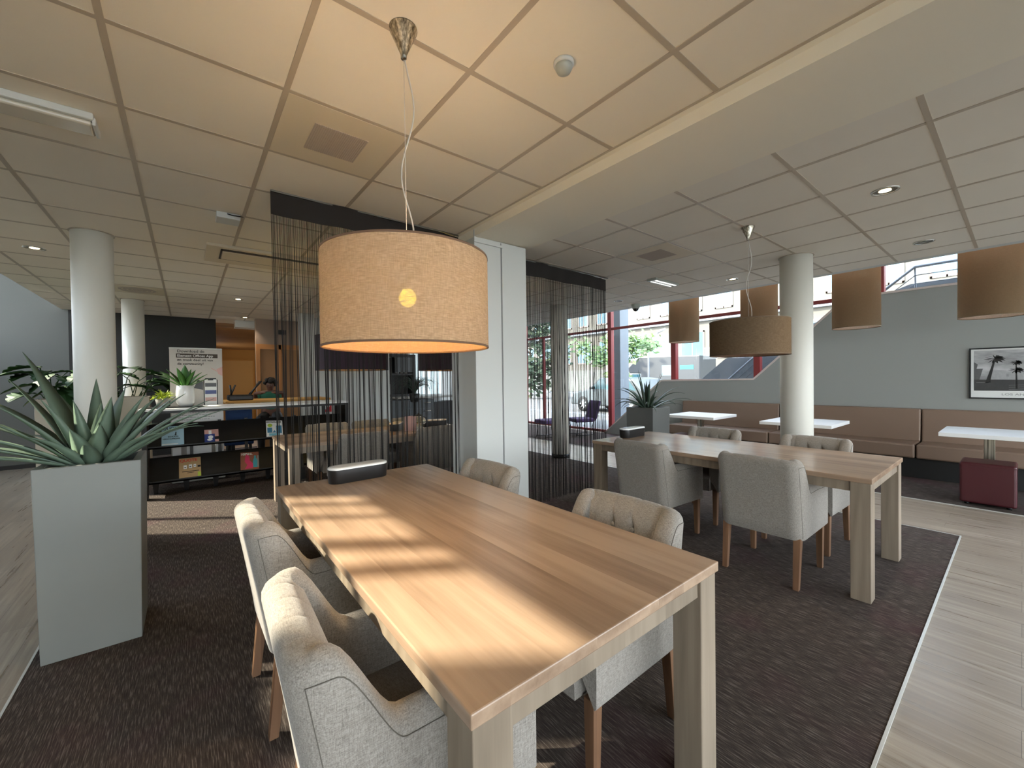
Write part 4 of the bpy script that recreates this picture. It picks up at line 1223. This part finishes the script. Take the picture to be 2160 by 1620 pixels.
jg = thing('glass_jug', 'round glass jug with a dark lid on the table behind the curtain', 'jug', (2.33, 4.86, .769))
obj('vessel', MB().lathe([(.04, .769), (.075, .80), (.088, .85), (.07, .91), (.05, .935), (.046, .935), (.066, .908), (.083, .85), (.07, .803), (.001, .78)], (2.33, 4.86, 0), 36), M['glass'], jg)
obj('chrome_ring', MB().lathe([(.0905, .842), (.0915, .85), (.0905, .858), (.0885, .85), (.0905, .842)], (2.33, 4.86, 0), 36, True, False).lathe([(.052, .93), (.055, .938), (.048, .94)], (2.33, 4.86, 0), 24, True, False), M['chrome'], jg)
obj('lid', MB().lathe([(.05, .936), (.05, .955), (.015, .96), (.015, .975), (.001, .978)], (2.33, 4.86, 0), 24), M['black'], jg)
obj('handle', MB().tube([(2.385, 4.86, .925), (2.44, 4.86, .91), (2.445, 4.86, .85), (2.41, 4.86, .82)], .008, 8), M['black'], jg)
mc = thing('menu_card', 'folded pinkish menu card standing beside the glass jug', 'menu card', (2.12, 4.78, .769))
for dx in (-1, 1):
    obj('leaf', MB().hexa([(2.10, 4.78+dx*.002, .769), (2.23, 4.78+dx*.05, .769), (2.23, 4.783+dx*.05, .769), (2.10, 4.783+dx*.002, .769)],
        [(2.10, 4.78+dx*.002, .95), (2.23, 4.78+dx*.05, .95), (2.23, 4.783+dx*.05, .95), (2.10, 4.783+dx*.002, .95)]), M['salmon'], mc)

# small rack with a black and white magazine behind the table leg
rk = thing('floor_magazine', 'black and white portrait magazine leaning low behind the table leg', 'magazine', (1.15, 6.45, .006))
obj('cover', MB().hexa([(1.05, 6.42, .18), (1.29, 6.42, .18), (1.29, 6.428, .18), (1.05, 6.428, .18)], [(1.05, 6.52, .50), (1.29, 6.52, .50), (1.29, 6.528, .50), (1.05, 6.528, .50)]), M['ph4'], rk)
fcm = MB(); n = 18
fcm.prism([(1.19+.055*math.cos(2*PI*k/n), 6.478+.0*k-.0) for k in range(n)], 0, .001)
fcm = MB(); v = []
for k in range(n):
    a = 2*PI*k/n; zz = .38+.085*math.sin(a); v.append((1.185+.058*math.cos(a), 6.42+(zz-.18)/.32*.10-.004, zz))
fcm.add(v, [tuple(range(n))])
obj('portrait', fcm, M['ph5'], rk)
fcm = MB()
for (dx, z0, rx, rz_) in ((-.022, .40, .010, .006), (.022, .40, .010, .006), (0, .335, .016, .006), (.0, .365, .006, .012)):
    v = []
    for k in range(10):
        a = 2*PI*k/10; zz = z0+rz_*math.sin(a); v.append((1.185+dx+rx*math.cos(a), 6.42+(zz-.18)/.32*.10-.006, zz))
    fcm.add(v, [tuple(range(10))])
obj('portrait_features', fcm, M['ink'], rk)
obj('easel', MB().box(1.03, 1.31, 6.43, 6.50, .006, .18), M['black'], rk)

# ------------------------------------------------------------------ wall things
fs = thing('fire_sign', 'small red fire equipment sign on the pale wall behind the curtain', 'sign', (2.2, 8.71, .87))
obj('plate', MB().box(2.10, 2.275, 8.712, 8.719, .785, .955), M['redsign'], fs)
obj('pictogram', MB().box(2.118, 2.175, 8.7105, 8.7125, .84, .935).prism([(2.215+.026*math.cos(2*PI*k/16), .905+.026*math.sin(2*PI*k/16)) for k in range(16)], 8.7105, 8.7125, 'y').box(2.12, 2.13, 8.7105, 8.7125, .80, .835), M['paper'], fs)
obj('pictogram_centre', MB().prism([(2.215+.014*math.cos(2*PI*k/16), .905+.014*math.sin(2*PI*k/16)) for k in range(16)], 8.7095, 8.711, 'y'), M['redsign'], fs)
ex = thing('corridor_sign', 'small dark sign high above the brown doors', 'sign', (1.62, 9.9, 2.45))
obj('plate', MB().box(1.55, 1.66, 9.96, 9.975, 2.42, 2.52).box(1.67, 1.70, 9.96, 9.975, 2.42, 2.52), M['black'], ex)

# kitchen corner
k1 = thing('kitchen_unit', 'dark grey kitchen unit with drawers and a pale worktop', 'cabinet', (4.3, 9.3, .006))
obj('carcass', MB().box(3.50, 4.72, 9.0, 9.55, .006, .94), M['kitchen'], k1, bevel=.003)
obj('worktop', MB().box(3.78, 5.5, 8.96, 9.58, .965, 1.0), M['greypot'], k1, bevel=.003)
obj('side_counter', MB().box(4.72, 5.5, 9.0, 9.55, .006, .86), M['black'], k1)
for k in range(2):
    dw = obj('drawer', MB().box(4.08, 4.66, 8.985, 9.002, .76-.2*k, .92-.2*k), M['kitchen'], k1, bevel=.003)
    o = obj('drawer_handle', MB().tube([(4.45, 8.975, .86-.2*k), (4.45, 8.955, .86-.2*k), (4.62, 8.955, .86-.2*k), (4.62, 8.975, .86-.2*k)], .008, 6), M['steel'], None)
    o.data.transform(Matrix.Translation((-4.3, -9.3, -.006))); o.parent = dw
k2 = thing('tall_cabinet', 'tall black open cabinet with shelves in the kitchen corner', 'cabinet', (4.1, 9.8, .006))
obj('frame', MB().box(3.50, 3.56, 9.6, 10.1, .006, 2.05).box(4.48, 4.54, 9.6, 10.1, .006, 2.05).box(3.56, 4.48, 10.06, 10.1, .006, 2.05).box(3.56, 4.48, 9.6, 10.06, 1.98, 2.05).box(3.56, 4.48, 9.6, 10.06, 1.53, 1.57).box(3.56, 4.48, 9.6, 10.06, 1.0, 1.06), M['black'], k2)
obj('door', MB().box(4.0, 4.46, 9.585, 9.6, 1.60, 1.97), M['kitchen'], k2)
for k, x in enumerate((4.06, 4.18, 4.30)):
    tag(obj('mug', MB().lathe([(.035, 1.571), (.038, 1.66), (.034, 1.66), (.032, 1.58), (.001, 1.58)], (x, 9.64, 0), 16), M['whitecer']), 'white mug standing on the tall black cabinet shelf', 'mug', 'white mugs in the kitchen corner')
for k in range(6):
    tag(obj('book', MB().box(3.58+.055*k, 3.625+.055*k, 9.66, 9.86, 1.061, 1.34-.015*(k % 3)), M[('paper', 'ph3', 'ph5', 'paper', 'ph1', 'ph3')[k]]), 'pale book standing on the tall black cabinet shelf', 'book', 'books in the tall cabinet')
kp = thing('trailing_plant', 'drooping grass-like plant on a stand in the kitchen corner', 'plant', (3.98, 8.5, .006))
obj('stand', MB().lathe([(.12, .006), (.03, .03), (.03, .9), (.1, .92)], (3.98, 8.5, 0), 20), M['black'], kp)
obj('pot', MB().lathe([(.09, .92), (.12, 1.10), (.11, 1.10), (.001, 1.08)], (3.98, 8.5, 0), 24), M['black'], kp)
lf = MB(); rnd = random.Random(8)
for k in range(90):
    a = rnd.uniform(0, 360); leaf(lf, (3.98, 8.5, 1.09), a, rnd.uniform(55, 88), rnd.uniform(.5, .78), .018, rnd.uniform(2.0, 3.0), 9)
obj('foliage', lf, M['agave_dk'], kp)

# framed photograph on the grey wall
pf = thing('framed_photograph', 'black framed black and white palm tree city photograph on the grey wall', 'picture', (8.18, -.08, 1.39))
X0 = XWR
y0, y1, z0, z1 = .445, -.62, 1.058, 1.724
fr = MB()
fr.box(X0-.028, X0-.001, y1, y1+.016, z0, z1).box(X0-.028, X0-.001, y0-.016, y0, z0, z1).box(X0-.028, X0-.001, y1+.016, y0-.016, z0, z0+.016).box(X0-.028, X0-.001, y1+.016, y0-.016, z1-.016, z1)
obj('frame', fr, M['black'], pf)
obj('mount', MB().box(X0-.012, X0-.004, y1+.016, y0-.016, z0+.016, z1-.016), M['paper'], pf)
py0, py1, pz0, pz1 = y0-.042, y1+.042, z0+.105, z1-.036
obj('print', MB().box(X0-.0135, X0-.0115, py1, py0, pz0, pz1), M['photo'], pf)
W_, H_ = py0-py1, pz1-pz0
def Pp(u, v): return (py0-u*W_, pz0+v*H_)
def plate(name, polys, m, d):
    b = MB()
    for q in polys: b.prism([Pp(*p_) for p_ in q], X0-.0135-d, X0-.0134, 'x')
    obj(name, b, M[m], pf)
plate('print_ground', [[(0, 0), (1, 0), (1, .26), (0, .28)]], 'ph1', .0004)
plate('print_tower', [[(0, .28), (.05, .28), (.08, .55), (.02, .55)], [(0, .3), (.0, .72), (.035, .66)], [(.46, .3), (.5, .3), (.5, .62), (.46, .6)], [(.56, .3), (.66, .3), (.66, .6), (.62, .64), (.58, .6)], [(.7, .3), (.82, .3), (.82, .7), (.7, .66)], [(.84, .3), (.95, .3), (.95, .52), (.84, .52)]], 'ph2', .0006)
plate('print_building', [[(.15, .28), (.28, .28), (.28, .50), (.15, .52)], [(.30, .28), (.42, .28), (.42, .44), (.30, .45)]], 'ph5', .0007)
def frond(cu, cv, r, m=13):
    qs = []
    for k in range(m):
        a = 2*PI*k/m+.2; c_, s_ = math.cos(a), math.sin(a)*.9
        qs.append([(cu, cv), (cu+r*.6*c_-.012*s_, cv+1.5*(r*.55*s_+.012*c_)), (cu+r*c_, cv+1.5*(r*.8*s_-.02)), (cu+r*.5*c_+.016*s_, cv+1.5*(r*.4*s_-.02))])
    return qs
plate('print_palm', [[(.10, .2), (.14, .2), (.185, .72), (.172, .74)]]+frond(.18, .80, .10)+[[(.355, .05), (.375, .05), (.365, .62), (.355, .62)]]+frond(.36, .70, .055, 11)+frond(.36, .52, .07, 11), 'ph4', .0009)
plate('print_road', [[(.3, .03+.05*k), (1, .12+.05*k), (1, .13+.05*k), (.3, .036+.05*k)] for k in range(3)]+[[(.02, .20), (.14, .205), (.14, .215), (.02, .21)]], 'ph3', .0009)
text('caption', 'LOS ANGELES', .036, M['inkgrey'], pf, (X0-.0128, -.005+.155+.02, z0+.048), '-X', 'LEFT', 1.5, .0003)

# ------------------------------------------------------------------ outside
struct('ground', MB().box(XG+.12, 60, -40, 90, -.25, -.02).box(-60, XWL-.25, -40, 60, -.25, -.02).box(XWL-.25, XG+.12, -40, YB-.25, -.25, -.02), M['pave'])
struct('kerb', MB().box(11.6, 11.8, -30, 60, -.02, .06).box(28.8, 29.0, -30, 60, -.02, .06), M['paleconc'])
ec = tag(obj('concrete_post', MB().box(9.5, 9.90, 7.03, 7.42, -.02, HT), M['concrete'], bevel=.01), 'square grey concrete post outside the glass wall', 'post')
fac = thing('street_building', 'pale stone building with large windows across the street', 'building', (33, 18, 0))
obj('wall', MB().box(33, 40, -14, 70, -.02, 17), M['stone'], fac)
obj('plinth', MB().box(32.9, 33.0, -14, 70, -.02, 2.2), M['stone_d'], fac)
obj('cornice', MB().box(32.7, 33.0, -14, 70, 5.9, 6.3).box(32.85, 33.0, -14, 70, 10.3, 10.5), M['paleconc'], fac)
def facwin(y, w, z0, z1):
    f = obj('window', MB().box(32.93, 33.02, y-w/2, y+w/2, z0, z0+.12).box(32.93, 33.02, y-w/2, y+w/2, z1-.12, z1).box(32.93, 33.02, y-w/2, y-w/2+.1, z0, z1).box(32.93, 33.02, y+w/2-.1, y+w/2, z0, z1).box(32.93, 33.02, y-.04, y+.04, z0, z1), M['facframe'], fac)
    f2 = obj('pane', MB().box(32.96, 33.01, y-w/2+.1, y+w/2-.1, z0+.12, z1-.12), M['facpane'], None)
    f2.data.transform(Matrix.Translation((-33, -18, 0))); f2.parent = f
for k in range(20): facwin(-9.4+2.95*k, 2.0, 2.85, 5.15)
for k in range(24): facwin(-9.4+2.4*k, 1.35, 6.75, 9.6)
# stair flank and rail outside the right wall
sf = thing('outdoor_stair', 'concrete outdoor stair flank with a metal hand rail beyond the window', 'stair', (10.2, 2, 0))
obj('flank', MB().prism([(5.0, -.02), (5.0, 1.19), (4.28, 1.79), (1.2, 2.93), (-6, 2.93), (-6, -.02)], 9.7, 11.2, 'x'), M['paleconc'], sf)
rl = MB().tube([(9.6, 4.9, .66), (9.6, 4.124, 1.348), (9.6, 3.535, 1.882), (9.6, 1.536, 2.851), (9.6, 1.13, 3.193), (9.6, -4, 3.2)], .024, 8)
for y, z in ((4.1, 1.37), (2.5, 2.38), (1.13, 3.19), (-.2, 3.19), (-1.6, 3.19)): rl.tube([(9.6, y, z), (9.68, y, z-.4), (9.71, y, z-.45)], .012, 6)
for dz in (.14, .28): rl.tube([(9.62, 4.0, 1.45-dz), (9.62, 3.535, 1.882-dz), (9.62, 1.536, 2.851-dz), (9.62, 1.13, 3.193-dz), (9.62, -4, 3.2-dz)], .008, 6)
obj('hand_rail', rl, M['paleconc'], sf)

def car(x, y, rz, label, paint, L=4.2, W=1.75, H=1.42):
    c = thing('car', label, 'car', (x, y, -.02), rz)
    prof = [(-L/2, .35), (-L/2, .72), (-L/2+.25, .86), (-L/2+.75, 1.34), (-L/2+1.3, H), (.35, H), (1.05, .95), (L/2-.15, .78), (L/2, .55), (L/2, .28), (-L/2+.1, .25)]
    obj('body', MB().prism(prof, -W/2, W/2, 'y'), paint, c, bevel=.06, seg=3, local=True)
    gl = MB()
    for s in (-1, 1):
        gl.prism([(-L/2+.62, .93), (-L/2+.95, 1.30), (-L/2+1.35, H-.06), (.30, H-.06), (.86, .96)], s*(W/2+.004), s*(W/2-.02), 'y')
    gl.hexa([(1.06, -W/2+.1, .97), (1.06, W/2-.1, .97), (1.03, W/2-.1, .95), (1.03, -W/2+.1, .95)], [(.42, -W/2+.16, H-.03), (.42, W/2-.16, H-.03), (.38, W/2-.16, H-.05), (.38, -W/2+.16, H-.05)])
    obj('window_glass', gl, M['carglass'], c, local=True)
    for sx in (-1.28, 1.32):
        for s in (-1, 1):
            w = MB()
            n = 24
            rows = [[(sx+r*math.cos(2*PI*k/n), s*(W/2-.16+q), .32+r*math.sin(2*PI*k/n)) for k in range(n)] for (r, q) in ((.20, 0), (.32, 0), (.32, .17), (.2, .175))]
            w.grid(lambda i, j: rows[j][i], n, 4, True, True)
            wo = obj('wheel', w, M['tyre'], c, local=True)
            h = MB(); h.prism([(sx+.06*math.cos(2*PI*k/12), .32+.06*math.sin(2*PI*k/12)) for k in range(12)], s*(W/2-.02), s*(W/2+.006), 'y')
            for k in range(7):
                a = 2*PI*k/7; ca, sa = math.cos(a), math.sin(a)
                h.prism([(sx-.022*sa, .32+.022*ca), (sx+.2*ca-.03*sa, .32+.2*sa+.03*ca), (sx+.2*ca+.03*sa, .32+.2*sa-.03*ca), (sx+.022*sa, .32-.022*ca)], s*(W/2-.01), s*(W/2+.004), 'y')
            ho = obj('rim', h, M['vanpaint'], None, local=True); ho.parent = wo
        mi = 0
    obj('headlight', MB().box(L/2-.2, L/2-.02, -W/2-.003, -W/2+.3, .60, .74).box(L/2-.2, L/2-.02, W/2-.3, W/2+.003, .60, .74), M['vanpaint'], c, local=True)
    obj('grille', MB().box(L/2-.02, L/2+.012, -.5, .5, .36, .6), M['black'], c, local=True)
    obj('mirror', MB().box(.62, .78, -W/2-.16, -W/2, .95, 1.07).box(.62, .78, W/2, W/2+.16, .95, 1.07), M['black'], c, bevel=.03, local=True)
car(14.0, 10.35, PI/2-.08, 'silver hatchback parked across the pavement behind the right string curtain', M['carpaint'])
v = thing('camper_van', 'white and dark grey camper van parked across the street', 'van', (26.2, 15.6, -.02), PI/2)
obj('cabin', MB().prism([(1.2, .4), (1.2, 1.7), (2.0, 1.68), (2.75, 1.15), (3.0, 1.0), (3.05, .4)], -1.0, 1.0, 'y'), M['vanpaint'], v, bevel=.06, local=True)
obj('living_box', MB().prism([(-3.0, .45), (-3.0, 2.75), (1.4, 2.85), (2.35, 2.05), (2.2, 1.72), (1.25, 1.70), (1.25, .45)], -1.1, 1.1, 'y'), M['vangrey'], v, bevel=.05, local=True)
obj('windscreen', MB().hexa([(2.04, -.88, 1.66), (2.04, .88, 1.66), (1.98, .88, 1.64), (1.98, -.88, 1.64)], [(2.74, -.92, 1.18), (2.74, .92, 1.18), (2.68, .92, 1.14), (2.68, -.92, 1.14)]), M['facpane'], v, local=True)
obj('side_window', MB().box(1.35, 2.05, .995, 1.012, 1.12, 1.62).box(-1.4, -.4, 1.09, 1.112, 1.5, 2.2), M['carglass'], v, local=True)
for x in (-1.9, 2.15):
    for s in (-1, 1):
        obj('wheel', MB().prism([(x+.36*math.cos(2*PI*k/20), .36+.36*math.sin(2*PI*k/20)) for k in range(20)], s*.8, s*1.03, 'y'), M['tyre'], v, local=True)
obj('teal_stripe', MB().prism([(2.0, 2.28), (2.12, 2.18), (2.04, 2.12), (1.95, 2.2)], -.6, .6, 'y').box(-2.6, -1.7, 1.095, 1.114, 1.9, 2.15), M['teal'], v, local=True)

def tree(x, y, h, zc, rx, rz_, label, m, n, seed, ls=.16):
    t = thing('tree', label, 'tree', (x, y, -.02))
    obj('trunk', MB().tube([(x, y, -.02), (x+.03, y, zc*.6), (x, y+.05, zc)], [.07, .055, .03], 8).tube([(x, y, zc*.75), (x+rx*.5, y+.2, zc+.2)], .025, 6).tube([(x, y, zc*.8), (x-rx*.5, y-.2, zc+.3)], .025, 6), M['bark'], t)
    rnd = random.Random(seed); b = MB()
    cl = [(rnd.gauss(0, .5), rnd.gauss(0, .5), rnd.gauss(0, .5)) for _ in range(14)]
    for k in range(n):
        q = rnd.choice(cl)
        p_ = Vector((q[0]+rnd.gauss(0, .22), q[1]+rnd.gauss(0, .22), q[2]+rnd.gauss(0, .22)))
        c_ = Vector((x+p_.x*rx, y+p_.y*rx, zc+p_.z*rz_))
        a = Vector((rnd.uniform(-1, 1), rnd.uniform(-1, 1), rnd.uniform(-.6, .6))).normalized()
        w = a.orthogonal().normalized(); s = ls*rnd.uniform(.6, 1.3)
        b.add([c_-a*s, c_+w*s*.5, c_+a*s, c_-w*s*.5], [(0, 1, 2, 3)])
    obj('crown', b, m, t)
tree(17.0, 12.4, 4, 3.1, 1.35, .95, 'small round leafy street tree beyond the concrete post', M['treeleaf'], 1500, 2)
tree(19.6, 22.4, 8, 4.0, 2.2, 3.2, 'tall dark green tree far left through the right string curtain', mat('dark_leaf', srgb(52, 66, 42), .7, var=.3, vscale=3), 2200, 6, .3)
sl = thing('street_lamp', 'pale street lamp with a slanted arm beside the leafy tree', 'street lamp', (20.9, 13.5, -.02))
obj('pole', MB().tube([(20.9, 13.5, -.02), (20.9, 13.5, 3.2), (20.95, 13.35, 3.55), (21.1, 12.95, 4.0)], .05, 8), M['paleconc'], sl)
obj('lamp_head', MB().tube([(21.08, 13.0, 3.98), (21.2, 12.6, 4.12)], [.09, .06], 8), M['vanpaint'], sl)
# ------------------------------------------------------------------ daylight
w = bpy.data.worlds.new('World'); SC.world = w; w.use_nodes = True
nt = w.node_tree; bg = nt.nodes['Background']
tc = nt.nodes.new('ShaderNodeTexCoord'); sp = nt.nodes.new('ShaderNodeSeparateXYZ'); nt.links.new(tc.outputs['Generated'], sp.inputs[0])
nt.links.new(ramp(nt, sp.outputs[2], [(.0, (.93, .94, .95, 1)), (.35, (.80, .87, 1.0, 1)), (1.0, (.60, .74, 1.0, 1))]), bg.inputs[0])
bg.inputs[1].default_value = 4.6
s = bpy.data.lights.new('sun', 'SUN'); s.energy = 6.2; s.angle = R(.9); s.color = (1, .88, .70)
so = bpy.data.objects.new('sun', s); COL.objects.link(so)
so.rotation_euler = Vector((1.237, -.95, -1.0)).to_track_quat('-Z', 'Y').to_euler()

# ------------------------------------------------------------------ camera
F, YAW, PIT, ROL = 858.98, .6733, -.0125, -.0133
fw = Vector((math.sin(YAW)*math.cos(PIT), math.cos(YAW)*math.cos(PIT), math.sin(PIT)))
rt = Vector((math.cos(YAW), -math.sin(YAW), 0)); up_ = rt.cross(fw)
r2 = rt*math.cos(ROL)+up_*math.sin(ROL); u2 = -rt*math.sin(ROL)+up_*math.cos(ROL)
cam = bpy.data.cameras.new('camera'); co = bpy.data.objects.new('camera', cam); COL.objects.link(co)
cam.sensor_fit = 'HORIZONTAL'; cam.sensor_width = 36; cam.lens = 36*F/2160
cam.clip_start = .02; cam.clip_end = 300
co.matrix_world = Matrix(((r2.x, u2.x, -fw.x, 0), (r2.y, u2.y, -fw.y, 0), (r2.z, u2.z, -fw.z, 1.40), (0, 0, 0, 1)))
SC.camera = co
SC.view_settings.view_transform = 'Standard'; SC.view_settings.look = 'None'
SC.view_settings.exposure = 1.4; SC.view_settings.gamma = 1; SC.view_settings.use_curve_mapping = False
SC.cycles.use_denoising = True
SC.cycles.max_bounces = 9; SC.cycles.diffuse_bounces = 5; SC.cycles.transparent_max_bounces = 24; SC.cycles.transmission_bounces = 6
SC.cycles.sample_clamp_indirect = 8; SC.cycles.caustics_reflective = False; SC.cycles.caustics_refractive = False
